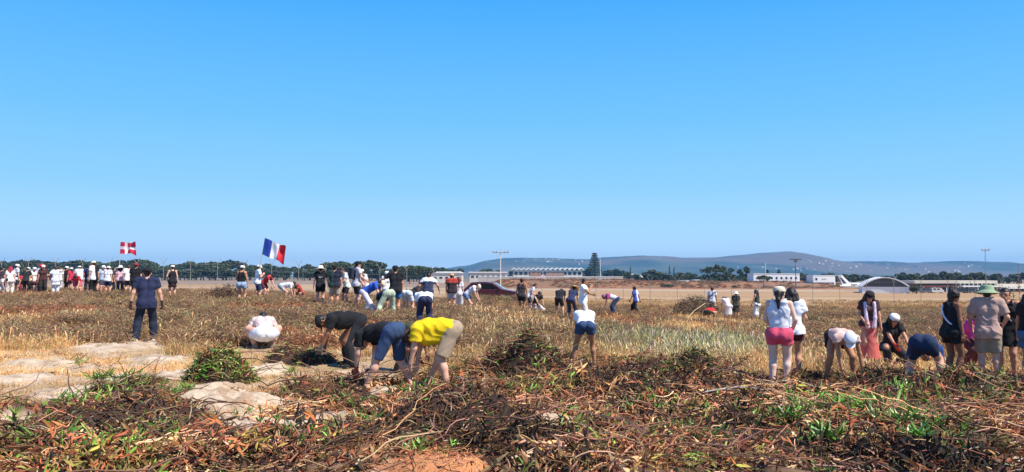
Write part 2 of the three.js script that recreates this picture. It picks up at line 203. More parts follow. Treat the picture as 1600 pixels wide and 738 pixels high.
const pNominal = { stone_pine: 13, round_tree: 10, eucalyptus: 14.3, cypress: 13, norfolk_pine: 25.5, shrub_tree: 3.2 };
function tree(kind, px, D, topY, label, group, wide = 1) { const k = protos[kind][Math.floor(rnd() * protos[kind].length)].clone(); const p = at(px, D); k.position.copy(p); const h = EYE + (HZ - topY) / FOC * D - p.y; const s = h / pNominal[kind]; k.scale.set(s * wide, s, s * wide); k.rotation.y = R(0, 6.28); return top(k, kind, label, 'tree', group); }
reseed(77);
const stretch = px => px < 60 ? 'behind the left edge of the crowd' : px < 125 ? 'behind the left half of the crowd' : px < 215 ? 'under the red and white flag' : px < 290 ? 'behind the navy man and the black dress' : px < 365 ? 'between the black dress and the denim shorts' : px < 450 ? 'under the tricolour flag' : px < 500 ? 'just left of the standing group' : px < 600 ? 'behind the standing group' : 'left of the long white shed';
for (let px = -14; px < 700; px += 9.5) { const hump = px < 120 ? 409 : px < 240 ? 408 : px < 285 ? 413 : px < 330 ? 411 : px < 370 ? 409 : px < 420 ? 413 : px < 480 ? 417 : px < 510 ? 415 : px < 600 ? 411 : 418;
  tree('stone_pine', px + R(-4, 4), R(740, 860), hump + R(-2.5, 4.5), 'dark stone pine of the skyline ' + stretch(px), 'stone pines along the left skyline', 1.25);
  for (let q = 0; q < 2; q++) tree('round_tree', px + R(-6, 6), R(690, 735), Math.max(hump + 5, R(414, 424)), 'low dark green tree under the skyline pines ' + stretch(px), 'understorey trees of the left tree line', 1.7); }
for (const [px, t] of [[512, 411], [522, 412], [534, 410], [563, 412], [577, 408], [590, 411], [628, 417], [640, 416], [655, 416], [668, 418]]) tree('stone_pine', px, R(520, 560), t, 'taller stone pine behind the standing group at mid left', 'taller pines behind the mid left group', 1.2);
for (const px of [705, 716, 740, 748, 757, 765, 776, 800, 918, 950, 962, 975]) tree('round_tree', px, R(980, 1040), R(418, 424), 'dark green tree behind the low white airport roofs', 'trees behind the white roofs', 1.5);
tree('norfolk_pine', 929, 830, 393, 'tall pointed norfolk pine standing alone against the hills', undefined, 1.35);
tree('cypress', 985, 700, 416, 'slim cypress beside the small white gabled roof'); tree('cypress', 1046, 720, 414, 'taller slim cypress left of the eucalyptus trees', undefined, .8); tree('cypress', 1053, 720, 416, 'shorter cypress just right of the taller one', undefined, .8);
for (const [px, t] of [[995, 428], [1010, 425], [1022, 421], [1032, 424], [1040, 427], [1062, 426], [1075, 425], [1085, 427], [968, 428]]) tree('round_tree', px, R(640, 700), t, 'rounded dark tree in the belt below the hills', 'round trees at centre right', 1.6);
for (const [px, t] of [[1104, 417], [1116, 414], [1128, 416], [1140, 418], [1163, 415]]) tree('eucalyptus', px, R(520, 560), t, 'tall dark eucalyptus left of the white two storey building', 'eucalyptus trees by the white building', 1.2);
for (const px of [1092, 1110, 1124, 1138, 1150, 1158, 1168]) tree('round_tree', px, R(500, 515), R(430, 436), 'dense dark green bush tree under the eucalyptus', 'bush trees under the eucalyptus', 1.5);
tree('stone_pine', 1193, 420, 431, 'flat topped umbrella pine in front of the white building', undefined, 1.3);
for (const [px, t] of [[1248, 432], [1256, 433], [1262, 434], [1283, 428], [1305, 430], [1318, 428], [1332, 432]]) tree('round_tree', px, R(600, 640), t, 'green tree behind the white box building and jet tail', 'trees around the white box building', 1.5);
for (const [px, t] of [[1405, 431], [1412, 430], [1423, 427], [1432, 428], [1448, 429], [1456, 431], [1478, 424], [1484, 427], [1503, 430], [1512, 429], [1523, 426], [1533, 425], [1552, 428], [1560, 431], [1575, 436], [1590, 437]]) tree('round_tree', px, R(520, 560), t, 'dark leafy tree behind the long terminal roof', 'trees behind the terminal', 1.2);
for (const px of [1425, 1431, 1485]) tree('round_tree', px, R(300, 315), R(443, 447), 'round dark tree before the terminal forecourt', 'trees in front of the terminal', 1.3);
reseed(88); for (let px = 955; px < 1600; px += 8.5) if (px < 1165 || px > 1248) tree('round_tree', px + R(-4, 4), R(600, 720), R(425, 433) + (px > 1300 && px < 1400 ? 2 : 0), 'low dark tree in the belt along the foot of the hills', 'tree belt along the foot of the hills', 1.6);
reseed(91); for (let px = 1000; px < 1420; px += 12) tree('shrub_tree', px + R(-5, 5), R(430, 520), R(442, 447), 'scrubby bush along the far edge of the airfield', 'bushes along the airfield edge', 1.5);

// ---------------------------------------------------------------- airport buildings
const white = M('#f2f1ed', .75), offw = M('#d6cfc2', .85), greyW = M('#9aa0a4', .7), glassM = M('#2b3640', .25, { metalness: .1 }), darkM = M('#3a3733', .8), brickM = M('#8a5a48', .9), concrete = M('#b9b2a6', .95), steel = M('#8d9296', .5, { metalness: .4 });
const B = (name, w, h, d, x, y, z, mat, parent) => { const m = obj(name, new THREE.BoxGeometry(w, h, d), mat, parent); m.position.set(x, y, z); return m; };
const mpp = D => D / FOC;                                   // metres per photo pixel at a distance
const spanW = (px0, px1, D) => (px1 - px0) * mpp(D);
const topH = (py, D, y) => EYE + (HZ - py) * mpp(D) - y;       // height of something whose top shows at py
{ // terminal with the folded roof
  const D = 900, p = at(855, D), w = spanW(800, 911, D), h = topH(418.5, D, p.y), t = thing('terminal_building', 'long terminal building with a white zigzag folded roof', 'building', p);
  const wh = h - 3.2; B('wall', w * .96, wh, 26, 0, wh / 2, 0, offw, t);
  const n = 15, rs = new Soup(); for (let i = 0; i < n; i++) { const x0 = -w / 2 + w * i / n, x1 = x0 + w / n, xm = (x0 + x1) / 2; const r = new Soup(); const f = (x, y, z) => V(x, y, z); for (const [a, b, ya, yb] of [[x0, xm, wh + 1.2, h], [xm, x1, h, wh + 1.2]]) { r.quad(f(a, ya, 15), f(b, yb, 15), f(b, yb, -15), f(a, ya, -15), [1, 1, 1]); r.quad(f(a, ya - 1.1, 15), f(b, yb - 1.1, 15), f(b, yb, 15), f(a, ya, 15), [1, 1, 1]); r.quad(f(a, ya - 1.1, -15), f(b, yb - 1.1, -15), f(b, yb - 1.1, 15), f(a, ya - 1.1, 15), [1, 1, 1]); } obj('roof_fold', r.geo(), M('#eceae4', .7, { side: THREE.DoubleSide }), t); }
  for (let i = 0; i < 14; i++) { const x = -w * .44 + w * .88 * i / 13; B('window', 3.2, 3.2, .3, x, wh - 3.2, 13.05, glassM, t); B('window', 3.2, 2.6, .3, x, wh - 8, 13.05, glassM, t); }
  B('wall_panel', 12, wh * .6, .5, -w * .17, wh * .55, 13.3, M('#a9826c', .9), t); B('wall_panel', 20, wh * .5, .5, w * .1, wh * .55, 13.3, M('#b08d78', .9), t);
}
{ const D = 760, p = at(763, D), w = spanW(738, 795, D), h = topH(425, D, p.y), t = thing('airport_shed', 'low white flat roofed shed left of the zigzag terminal', 'building', p); B('wall', w, h - .8, 16, 0, (h - .8) / 2, 0, offw, t); B('roof', w + 1.5, .8, 18, 0, h - .4, 0, white, t); for (let i = 0; i < 7; i++) B('window', 2.6, 2, .3, -w * .42 + w * .14 * i, h * .55, 8.05, glassM, t); }
{ const D = 700, p = at(695, D), w = spanW(666, 722, D), h = topH(424.5, D, p.y), t = thing('airport_shed', 'long low white roof behind the parked red car', 'building', p); B('wall', w, h - 1.4, 18, 0, (h - 1.4) / 2, 0, offw, t); const s = new THREE.Shape([[-w / 2 - 1, 0], [w / 2 + 1, 0], [w / 2 - 3, 1.4], [-w / 2 + 6, 1.3]].map(q => new THREE.Vector2(...q))); const g = new THREE.ExtrudeGeometry(s, { depth: 20, bevelEnabled: false }); g.translate(0, h - 1.4, -10); obj('roof', g, white, t); for (let i = 0; i < 6; i++) B('window', 2.4, 1.6, .3, -w * .4 + w * .16 * i, h * .45, 9.05, glassM, t); }
{ const D = 640, p = at(860, D), w = spanW(745, 972, D), h = topH(432.4, D, p.y), y0 = topH(436, D, p.y), t = thing('boundary_wall', 'thin pale concrete boundary wall below the zigzag terminal', 'wall', p); for (let i = 0; i < 18; i++) B('panel', w / 18 - .12, h - .5, .5, -w / 2 + w * (i + .5) / 18, (h - .5) / 2, 0, concrete, t); B('coping', w, .5, .9, 0, h - .25, 0, white, t); }
function bankY(x, D) { const px = 800 + FOC * x / D; const c = EYE + (HZ - (px < 960 ? 438 : px < 1010 ? mix(438, 440.5, (px - 960) / 50) : 441)) * mpp(455); const e = smooth(425, 452, D) * smooth(520, 470, D) * smooth(735, 790, px) * smooth(1330, 1290, px); return mix(groundY(x, -D) - .15, c + (fbm(x * .12, D * .12, 3) - .5) * 1.6, e); }
{ const P = [], Co = [], I = [], nx = 240, nz = 16; for (let j = 0; j < nz; j++) for (let i = 0; i < nx; i++) { const D = 420 + 105 * j / (nz - 1), x = (725 + 620 * i / (nx - 1) - 800) / FOC * D; P.push(x, bankY(x, D), -D); Co.push(...mix3(lin(156, 106, 70), lin(124, 94, 64), smooth(.35, .68, fbm(x * .16, D * .16, 4)))); if (i && j) { const k = j * nx + i; I.push(k - nx - 1, k - nx, k - 1, k - nx, k, k - 1); } }
  const g = new THREE.BufferGeometry(); g.setAttribute('position', new THREE.Float32BufferAttribute(P, 3)); g.setAttribute('color', new THREE.Float32BufferAttribute(Co, 3)); g.setIndex(I); g.computeVertexNormals(); struct(new THREE.Mesh(g, VC(1)), 'terrain', 'orange brown earth bank along the far side of the runway'); }
{ const D = 600, p = at(845, D), t = thing('airfield_sign', 'square pale pink sign board before the boundary wall', 'sign', p); const h = topH(433, D, p.y), w = spanW(838, 853, D); B('post', .25, h * .5, .25, -w * .3, h * .25, 0, steel, t); B('post', .25, h * .5, .25, w * .3, h * .25, 0, steel, t); B('board', w, h * .62, .3, 0, h * .69, 0, M('#d9b8b4', .7), t); }
{ const D = 700, p = at(993, D), w = spanW(980, 1008, D), h = topH(428, D, p.y), t = thing('gabled_house', 'small white gabled house below the slim cypress', 'house', p, .3); B('wall', w * .9, h * .6, 9, 0, h * .3, 0, white, t); const s = new THREE.Shape([[-w * .5, 0], [w * .5, 0], [-w * .1, h * .4]].map(q => new THREE.Vector2(...q))); const g = new THREE.ExtrudeGeometry(s, { depth: 10, bevelEnabled: false }); g.translate(0, h * .6, -5); obj('roof', g, white, t); B('door', 1.2, 2.2, .2, 1, 1.1, 4.55, darkM, t); B('window', 1.2, 1.2, .2, -3, h * .4, 4.55, glassM, t); }
{ const D = 690, p = at(1036, D), w = spanW(1028, 1045, D), h = topH(431, D, p.y), t = thing('gabled_house', 'cream house with tan roof among the round trees', 'house', p, -.2); B('wall', w, h * .7, 8, 0, h * .35, 0, M('#e2d2ae', .9), t); const s = new THREE.Shape([[-w * .55, 0], [w * .55, 0], [0, h * .3]].map(q => new THREE.Vector2(...q))); const g = new THREE.ExtrudeGeometry(s, { depth: 9, bevelEnabled: false }); g.translate(0, h * .7, -4.5); obj('roof', g, M('#b98e62', .9), t); B('window', 1.2, 1.3, .2, -2, h * .42, 4.05, glassM, t); B('window', 1.2, 1.3, .2, 2, h * .42, 4.05, glassM, t); }
for (const [a, b, ty, lab, colr] of [[1058, 1078, 438, 'low white van shaped shed at the bushes, left one', '#dfe2e4'], [1080, 1094, 437, 'low white shed at the bushes, right one', '#e6e4de']]) { const D = 470, p = at((a + b) / 2, D), w = spanW(a, b, D), h = topH(ty, D, p.y), t = thing('small_shed', lab, 'shed', p); B('wall', w, h * .75, 4, 0, h * .375, 0, M(colr, .7), t); const s = new THREE.Shape([[-w * .52, 0], [w * .52, 0], [w * .4, h * .25], [-w * .4, h * .25]].map(q => new THREE.Vector2(...q))); const g = new THREE.ExtrudeGeometry(s, { depth: 4.4, bevelEnabled: false }); g.translate(0, h * .75, -2.2); obj('roof', g, M('#c7ccd0', .6), t); B('door', 1.2, 2, .1, 0, 1.05, 2.05, greyW, t); }
{ // two storey white building
  const D = 470, p = at(1208, D), w = spanW(1172, 1243, D), h = topH(429, D, p.y), t = thing('white_building', 'white two storey building behind the umbrella pine', 'building', p); B('wall', w, h, 12, 0, h / 2, 0, white, t); B('parapet', w + .3, .5, 12.3, 0, h + .25, 0, M('#dedcd6', .8), t);
  for (let i = 0; i < 9; i++) B('window', 1.05, 1.2, .12, -w * .42 + w * .105 * i, h * .72, 6.05, glassM, t); for (let i = 0; i < 8; i++) B('window', 1.6, 1.4, .12, -w * .42 + w * .12 * i, h * .3, 6.05, glassM, t);
  const g = thing('block_wall', 'low grey block wall in front of the white building', 'wall', at(1215, 440)); for (let i = 0; i < 12; i++) B('panel', 2.1, 2, .3, -12.6 + 2.15 * i, 1, 0, greyW, g);
}
{ const D = 450, p = at(1282, D), w = spanW(1265, 1299, D), h = topH(431, D, p.y), t = thing('white_building', 'plain white box building with grey lower storey', 'building', p); B('wall', w, h * .55, 10, 0, h * .72, 0, white, t); B('lower_wall', w * .96, h * .45, 9.6, 0, h * .225, 0, greyW, t); B('window', 1, 1.2, .15, -w * .35, h * .72, 5.05, glassM, t); B('window', 2.6, .5, .15, 0, h * .74, 5.05, M('#c9c0b4', .7), t); B('pillar', .8, h * .45, .8, w * .46, h * .225, 5.2, white, t); B('roof_edge', w + .3, .3, 10.3, 0, h + .15, 0, white, t);
  const g = thing('annex_wall', 'grey corrugated wall left of the white box building', 'wall', at(1255, 445)); for (let i = 0; i < 8; i++) B('panel', 1.1, 2.6, .25, -4 + 1.14 * i, 1.3, (i % 2) * .06, greyW, g); }
{ // arched hangar
  const D = 330, p = at(1378, D), w = spanW(1340, 1404, D), h = topH(434.5, D, p.y), t = thing('arched_hangar', 'arched white hangar with a dark grey front', 'hangar', p, -.35); const L = 24, hw = w / 2 / Math.cos(.35) * .93, wallH = h * .42;
  const arc = (r, dy) => { const a = []; for (let i = 0; i <= 20; i++) { const u = i / 20 * 2 - 1; a.push([u * (hw + r), wallH + (h - wallH) * (1 - u * u) + dy]); } return a; };
  const front = new THREE.Shape(); const A = arc(0, 0); front.moveTo(-hw, wallH); for (const q of A) front.lineTo(...q); front.lineTo(hw, wallH); const fg = new THREE.ExtrudeGeometry(front, { depth: .3, bevelEnabled: false }); fg.translate(0, 0, L / 2 - .4); obj('arch_panel', fg, M('#55524d', .85), t);
  const rs = new Soup(), A2 = arc(.5, .35); for (let i = 0; i < 20; i++) { const [x0, y0] = A2[i], [x1, y1] = A2[i + 1], [u0, v0] = A[i], [u1, v1] = A[i + 1]; for (const z of [L / 2 + .5, -L / 2]) rs.quad(V(u0, v0, z), V(u1, v1, z), V(x1, y1, z), V(x0, y0, z), [1, 1, 1]); rs.quad(V(x0, y0, L / 2 + .5), V(x1, y1, L / 2 + .5), V(x1, y1, -L / 2), V(x0, y0, -L / 2), [1, 1, 1]); } obj('roof', rs.geo(), M('#edebe6', .7, { side: THREE.DoubleSide }), t);
  for (let i = 0; i < 6; i++) B('door_panel', hw * 2 / 6 - .06, wallH - .05, .3, -hw + hw * 2 * (i + .5) / 6, wallH / 2, L / 2 - .3, white, t); B('side_wall', .4, wallH, L, hw - .2, wallH / 2, 0, white, t); B('side_wall', .4, wallH, L, -hw + .2, wallH / 2, 0, white, t); }
for (const [a, b, ty, lab, nW] of [[1418, 1478, 438.5, 'long terminal wing with tan roof and dark red front', 10], [1481, 1541, 438.5, 'pale terminal wing with white canopy at right', 9], [1543, 1625, 444, 'low terminal wing with white roof at the right edge', 9]]) { const D = 350, p = at((a + b) / 2, D), w = spanW(a, b, D), h = topH(ty, D, p.y), t = thing('terminal_wing', lab, 'building', p), red = lab.includes('red');
  B('wall', w, h - 1.2, 12, 0, (h - 1.2) / 2, 0, red ? brickM : offw, t); B('roof', w + 1, 1.2, 14, 0, h - .6, 0, M('#cfc6b2', .85), t); B('canopy', w * .92, .5, 4, 0, h * .5, 8, red ? M('#7b4036', .8) : white, t); for (let i = 0; i < nW; i++) { const x = -w * .44 + w * .88 * i / (nW - 1); B('window', 1.2, 1.4, .15, x, h * .68, 6.05, glassM, t); B('window', 1.3, 1.9, .15, x, h * .25, 6.05, glassM, t); if (i % 3 === 0) B('pillar', .25, h * .5 - .25, .25, x + .8, h * .25 - .12, 9.6, white, t); } }
{ // parked jet, tail to the left
  const D = 362, p = at(1350, D), t = thing('passenger_jet', 'parked white jet with a navy striped tail fin', 'airplane', p, .12); const fus = new THREE.LatheGeometry([[0, -11.8], [.35, -11.4], [.75, -9], [1.15, -5.5], [1.3, -3], [1.3, 6], [1.1, 8.3], [.65, 9.8], [.2, 10.5], [0, 10.6]].map(q => new THREE.Vector2(...q)), 20); fus.rotateZ(-Math.PI / 2); fus.translate(0, 2.4, 0); obj('fuselage', fus, M('#eef0f2', .35), t);
  const ex = (pts, d, mat, nm, tr) => { const g = new THREE.ExtrudeGeometry(new THREE.Shape(pts.map(q => new THREE.Vector2(...q))), { depth: d, bevelEnabled: true, bevelSize: .05, bevelThickness: .05, bevelSegments: 1 }); tr(g); return obj(nm, g, mat, t); };
  const fin = ex([[-12.6, 7], [-10.6, 7], [-6.6, 3.3], [-10.4, 3]], .3, M('#f1f1ee', .4), 'tail_fin', g => g.translate(0, 0, -.15)); const st = new THREE.ExtrudeGeometry(new THREE.Shape([[-11.9, 6], [-10.9, 6], [-8.5, 3.4], [-10, 3.3]].map(q => new THREE.Vector2(...q))), { depth: .5, bevelEnabled: false }); st.translate(0, 0, -.25); obj('stripe', st, M('#26304f', .5), fin);
  ex([[-13.2, -2.6], [-11.6, -2.6], [-10.6, 0], [-11.6, 2.6], [-13.2, 2.6], [-12.2, 0]], .15, M('#e9ebed', .4), 'tailplane', g => { g.rotateX(-Math.PI / 2); g.translate(0, 6.9, 0); });
  ex([[-3.4, -10], [-2.2, -10], [2.4, 0], [-2.2, 10], [-3.4, 10], [-1.6, 0]], .25, M('#d9dcdf', .4), 'wing', g => { g.rotateX(-Math.PI / 2); g.translate(0, 1.7, 0); });
  for (const s of [-1, 1]) { const e = new THREE.CylinderGeometry(.62, .5, 2.6, 16); e.rotateZ(-Math.PI / 2); e.translate(-6, 3.2, 1.9 * s); obj('engine', e, M('#c9ced6', .35), t); const l = new THREE.CylinderGeometry(.1, .1, 1.4, 8); l.translate(-1.4, .9, 1.5 * s); obj('landing_gear', l, steel, t); const wl = new THREE.CylinderGeometry(.4, .4, .3, 14); wl.rotateX(Math.PI / 2); wl.translate(-1.4, .4, 1.5 * s); obj('wheel', wl, darkM, t); }
  { const l = new THREE.CylinderGeometry(.08, .08, 1.3, 8); l.translate(7.6, .8, 0); obj('landing_gear', l, steel, t); const wl = new THREE.CylinderGeometry(.3, .3, .25, 14); wl.rotateX(Math.PI / 2); wl.translate(7.6, .3, 0); obj('wheel', wl, darkM, t); } for (let i = 0; i < 12; i++) B('window', .32, .34, .06, -2.5 + i * .72, 2.75, 1.26, glassM, t);
}
{ // service vehicles on the apron: small vans
  const spots = [[1424, '#8a8d90', 'grey van parked left of the dark red terminal front'], [1446, '#51565c', 'dark grey van before the dark red terminal front'], [1463, '#c9c7c2', 'pale van parked near the gap between terminal wings'], [1500, '#2f353b', 'dark van under the white terminal canopy'], [1518, '#3d434a', 'grey van at the right end of the canopy']];
  for (const [px, c, lab] of spots) { const t = thing('service_van', lab, 'van', at(px, 322), R(-.2, .2)); const s = new THREE.Shape([[-2.4, .35], [2.4, .35], [2.4, 1], [1.9, 1.25], [1.3, 2], [-2.3, 2.05], [-2.4, 1.9]].map(q => new THREE.Vector2(...q))); const g = new THREE.ExtrudeGeometry(s, { depth: 1.7, bevelEnabled: true, bevelSize: .06, bevelThickness: .06, bevelSegments: 2 }); g.translate(0, 0, -.85); obj('body', g, M(c, .4), t); for (const x of [-1.3, .2]) B('window', 1.1, .55, .04, x, 1.6, .93, glassM, t); for (const x of [-1.5, 1.5]) for (const z of [-.75, .75]) { const w = new THREE.CylinderGeometry(.34, .34, .24, 14); w.rotateX(Math.PI / 2); w.translate(x, .34, z); obj('wheel', w, darkM, t); } } }
// palms beside the white building
for (const [px, t0, lab] of [[1199, 421, 'round headed palm left above the white building'], [1217, 421, 'round headed palm right above the white building']]) { reseed(px); const D = 500, p = at(px, D), h = topH(t0, D, p.y), t = thing('palm_tree', lab, 'tree', p); const tk = new Soup(); tk.tube([V(0, -.2, 0), V(.1, h * .4, 0), V(0, h - 1.3, 0)], q => .32 - .1 * q, 8, [1, 1, 1]); obj('trunk', tk.geo(), barkMat, t); const s = new Soup(); for (let i = 0; i < 90; i++) { const a = R(0, 6.28), e = R(-1.1, 1.4), L = R(1.7, 2.3); const d = V(Math.cos(a) * Math.cos(e), Math.sin(e), Math.sin(a) * Math.cos(e)); const o = V(0, h - 1.7, 0); s.strip([o, o.clone().addScaledVector(d, L * .6), o.clone().addScaledVector(d, L).add(V(0, -.5, 0))], q => .22 * Math.sin(.4 + q * 2.7), V(-Math.sin(a), 0, Math.cos(a)), pick([[.05, .045, .03], [.04, .055, .025], [.08, .06, .04]])); } obj('crown', s.geo(), leafMat, t); }
// masts and poles
function pole(name, label, px, D, topY, r, mat, extra) { const p = at(px, D), h = topH(topY, D, p.y), t = thing(name, label, 'pole', p); const g = new THREE.CylinderGeometry(r * .7, r, h, 10); g.translate(0, h / 2, 0); obj('shaft', g, mat, t); extra && extra(t, h); return t; }
pole('utility_pole', 'pale utility pole with a lamp crossarm beside the red car', 782, 150, 393, .12, M('#d8d0c4', .8), (t, h) => { B('crossarm', 3, .12, .12, 0, h - .25, .16, steel, t); for (const x of [-1.45, -.75, .75, 1.4]) B('lamp', .22, .26, .3, x, h - .06, .2, greyW, t); B('tip', .05, .4, .05, 0, h + .2, 0, steel, t); });
pole('floodlight_mast', 'tall mast with cross head at the far right', 1540, 340, 391, .16, steel, (t, h) => { B('head_bar', 3, .25, .25, 0, h - .3, .4, steel, t); for (const x of [-1.4, 0, 1.4]) B('floodlight', .7, .5, .5, x, h + .15, .3, greyW, t); });
pole('lattice_pole', 'dark power pole with a T head between the white buildings', 1243, 420, 404.5, .2, M('#4a4440', .8), (t, h) => { B('crossarm', 6, .5, .4, 0, h - .4, .3, M('#4a4440', .8), t); B('transformer', 1.6, 1.1, .9, 0, h - 1.3, .5, M('#5a534c', .8), t); });
pole('white_mast', 'thin white mast right of the norfolk pine', 938, 640, 404, .3, M('#d9d9d6', .7), (t, h) => B('cap', .9, .5, .9, 0, h + .2, 0, greyW, t));
pole('white_mast', 'thin white mast above the white two storey building', 1196, 480, 412, .2, M('#d9d9d6', .7), (t, h) => B('cap', .6, .4, .6, 0, h + .2, 0, greyW, t));
pole('radio_mast', 'slim radio mast at the right edge above the trees', 1591, 330, 413, .12, M('#8a6a60', .8), (t, h) => { B('antenna', .8, .1, .1, 0, h - 1, .15, steel, t); B('antenna', .6, .1, .1, 0, h - 2.2, .15, steel, t); });

// ---------------------------------------------------------------- perimeter fence: posts with forked tops and wires
{ const t = thing('perimeter_fence', 'tall wire airfield fence with forked pale posts', 'fence', V(0, 0, 0)); const post = new THREE.CylinderGeometry(.026, .03, 2.55, 8); post.translate(0, 1.27, 0); const arm = new THREE.CylinderGeometry(.02, .02, .55, 6); arm.translate(0, .31, 0); const pm = M('#959086', .75); const tops = [];
  for (let i = 0; i < 44; i++) { const px = -40 + i * 51.5 * .82, D = mix(80, 92, i / 43), p = at(px, D); const k = 1.16 + (px < 700 ? .06 : -.12); const m = obj('post', post, pm, t); m.position.copy(p); m.scale.y = k; for (const s of [-1, 1]) { const a = obj('arm', arm, pm, m); a.position.y = 2.52; a.rotation.z = s * .62; } tops.push([p, k]); }
  const wireM = M('#8f8b84', .6); for (const hh of [.5, 1.0, 1.5, 2.0, 2.5]) { const s = new Soup(); s.tube(tops.map(([p, k]) => p.clone().add(V(0, hh * k, .06))), () => .006, 3, [1, 1, 1]); obj('wire', s.geo(), wireM, t); } }
console.log('background done', scene.children.length);

// ---------------------------------------------------------------- vegetation
const grassMat = VC(.85), litterMat = VC(.8), leafGreenMat = new THREE.MeshPhysicalMaterial({ vertexColors: true, roughness: .42, side: THREE.DoubleSide, clearcoat: .15, clearcoatRoughness: .5 });
function grassTuft(sd, n, h0, h1, spread, width, cols, droop, heads) { reseed(sd); const s = new Soup(); for (let i = 0; i < n; i++) { const a = R(0, 6.28), r = Math.sqrt(rnd()) * spread, h = R(h0, h1), lean = R(.05, droop), b = R(0, 6.28); const o = V(Math.cos(a) * r, -.03, Math.sin(a) * r), d = V(Math.cos(b), 0, Math.sin(b)), col = pick(cols).map(v => v * R(.75, 1.2));
    const p = [0, .4, .75, 1].map(t => o.clone().add(V(0, h * (t - lean * .45 * t * t), 0)).addScaledVector(d, h * lean * t * t)); const th = R(0, 6.28); const w = width * R(.7, 1.3); s.strip(p, t => w * (1 - t * .97), V(Math.cos(th), 0, Math.sin(th)), col);
    if (heads && rnd() < heads) { const e = p[3]; s.strip([p[2], e, e.clone().addScaledVector(d, .02).add(V(0, .05, 0))], t => w * 2.2 * Math.sin(.3 + t * 2.6), V(Math.cos(th), 0, Math.sin(th)), col.map(v => v * 1.1)); } } return s.geo(); }
const gold = [lin(212, 176, 118), lin(192, 150, 96), lin(222, 192, 142), lin(164, 122, 76), lin(130, 98, 64)], straw = [lin(222, 192, 146), lin(204, 168, 116), lin(184, 144, 94), lin(150, 112, 74)], brown = [lin(166, 122, 78), lin(184, 140, 92), lin(136, 98, 64), lin(200, 160, 108)], greyg = [lin(152, 146, 104), lin(172, 164, 122), lin(128, 126, 84), lin(192, 182, 140), lin(108, 104, 70)], mauve = [lin(142, 112, 96), lin(120, 96, 82), lin(158, 130, 108)];
const tufts = {
  gold: [0, 1, 2, 3].map(i => grassTuft(300 + i, 26, .25, .6, .16, .0042, gold, .7, .25)),
  straw: [0, 1, 2].map(i => grassTuft(320 + i, 20, .08, .24, .2, .004, straw.concat(gold), 1.2, 0)),
  brown: [0, 1, 2, 3].map(i => grassTuft(340 + i, 26, .2, .48, .2, .0055, brown.concat(gold.slice(0, 2)), .9, .15)),
  greyg: [0, 1, 2].map(i => grassTuft(360 + i, 34, .35, .75, .2, .0042, greyg, .5, .3)),
  far: [0, 1, 2].map(i => grassTuft(380 + i, 26, .2, .5, .5, .016, gold.concat(brown), .8, 0)),
};
// low wiry shrub: twigs and small leaf flakes
function shrubGeo(sd, r, h, nt, nl, twig, leaf, size) { reseed(sd); const s = new Soup(); for (let i = 0; i < nt; i++) { const a = R(0, 6.28), e = R(.25, 1.45), L = h * R(.6, 1.1) / Math.max(.45, Math.sin(e)); const d = V(Math.cos(a) * Math.cos(e) * r / h, Math.sin(e), Math.sin(a) * Math.cos(e) * r / h); const o = V(R(-.1, .1) * r, -.04, R(-.1, .1) * r); const p = [0, .5, 1].map(t => o.clone().addScaledVector(d, L * t).add(V(R(-.05, .05), R(-.04, .04), R(-.05, .05)).multiplyScalar(t))); s.tube(p, t => .007 * (1 - .7 * t), 3, pick(twig)); }
  for (let i = 0; i < nl; i++) { const d = V(R(-1, 1), R(0, 1), R(-1, 1)); if (d.length() > 1) { i--; continue; } const l = d.length(); d.multiplyScalar(Math.pow(l, .5) / Math.max(.1, l)); const p = V(d.x * r * R(.8, 1.05), d.y * h * R(.75, 1.05), d.z * r); const q = new THREE.Quaternion().setFromEuler(new THREE.Euler(R(-2, 2), R(0, 6), R(-2, 2))); const z = size * R(.6, 1.4); const pt = (a, b) => V(a * z, 0, b * z).applyQuaternion(q).add(p); const c = pick(leaf).map(v => v * R(.7, 1.25)); s.quad(pt(-.25, 0), pt(0, -1), pt(.25, 0), pt(0, 1), c); } return s.geo(); }
const twigC = [lin(128, 96, 70), lin(150, 118, 88), lin(96, 72, 54)];
const shrubs = [0, 1, 2].map(i => shrubGeo(400 + i, .42, .38, 70, 520, twigC, [lin(150, 118, 84), lin(128, 108, 76), lin(170, 138, 100), lin(104, 84, 62), lin(150, 108, 78)], .032))
  .concat([0, 1].map(i => shrubGeo(420 + i, .4, .34, 60, 520, twigC, [lin(138, 126, 82), lin(158, 140, 94), lin(112, 102, 66), lin(176, 148, 100)], .032)));
const redShrubs = [0, 1].map(i => shrubGeo(440 + i, .36, .26, 60, 420, twigC, [lin(166, 104, 68), lin(142, 86, 56), lin(184, 128, 84), lin(114, 76, 52)], .034));

// uprooted ice-plant litter
function ribbonLeaf(s, o, d, up, L, w, col) { const side = d.clone().cross(up).normalize(); const bend = R(-.5, .7); const p = [0, .35, .7, 1].map(t => o.clone().addScaledVector(d, L * t).addScaledVector(up, bend * L * t * t)); s.strip(p, t => w * (t < .35 ? .6 + t : 1.05 * (1 - t) + .12), side, col); }
function fingerLeaf(s, o, d, up, L, w, col) { // three-sided succulent leaf
  const side = d.clone().cross(up).normalize(), bend = R(.05, .45), rings = []; for (const t of [0, .35, .72, 1]) { const c = o.clone().addScaledVector(d, L * t).addScaledVector(up, bend * L * t * t), q = w * (t < .4 ? .8 + t * .5 : t < .9 ? 1 - (t - .4) * .55 : .12); rings.push([c.clone().addScaledVector(side, q).addScaledVector(up, q * .4), c.clone().addScaledVector(side, -q).addScaledVector(up, q * .4), c.clone().addScaledVector(up, -q * 1.1)]); }
  for (let i = 0; i < 3; i++) for (let k = 0; k < 3; k++) s.quad(rings[i][k], rings[i][(k + 1) % 3], rings[i + 1][(k + 1) % 3], rings[i + 1][k], col); s.tri(rings[0][0], rings[0][1], rings[0][2], col); }
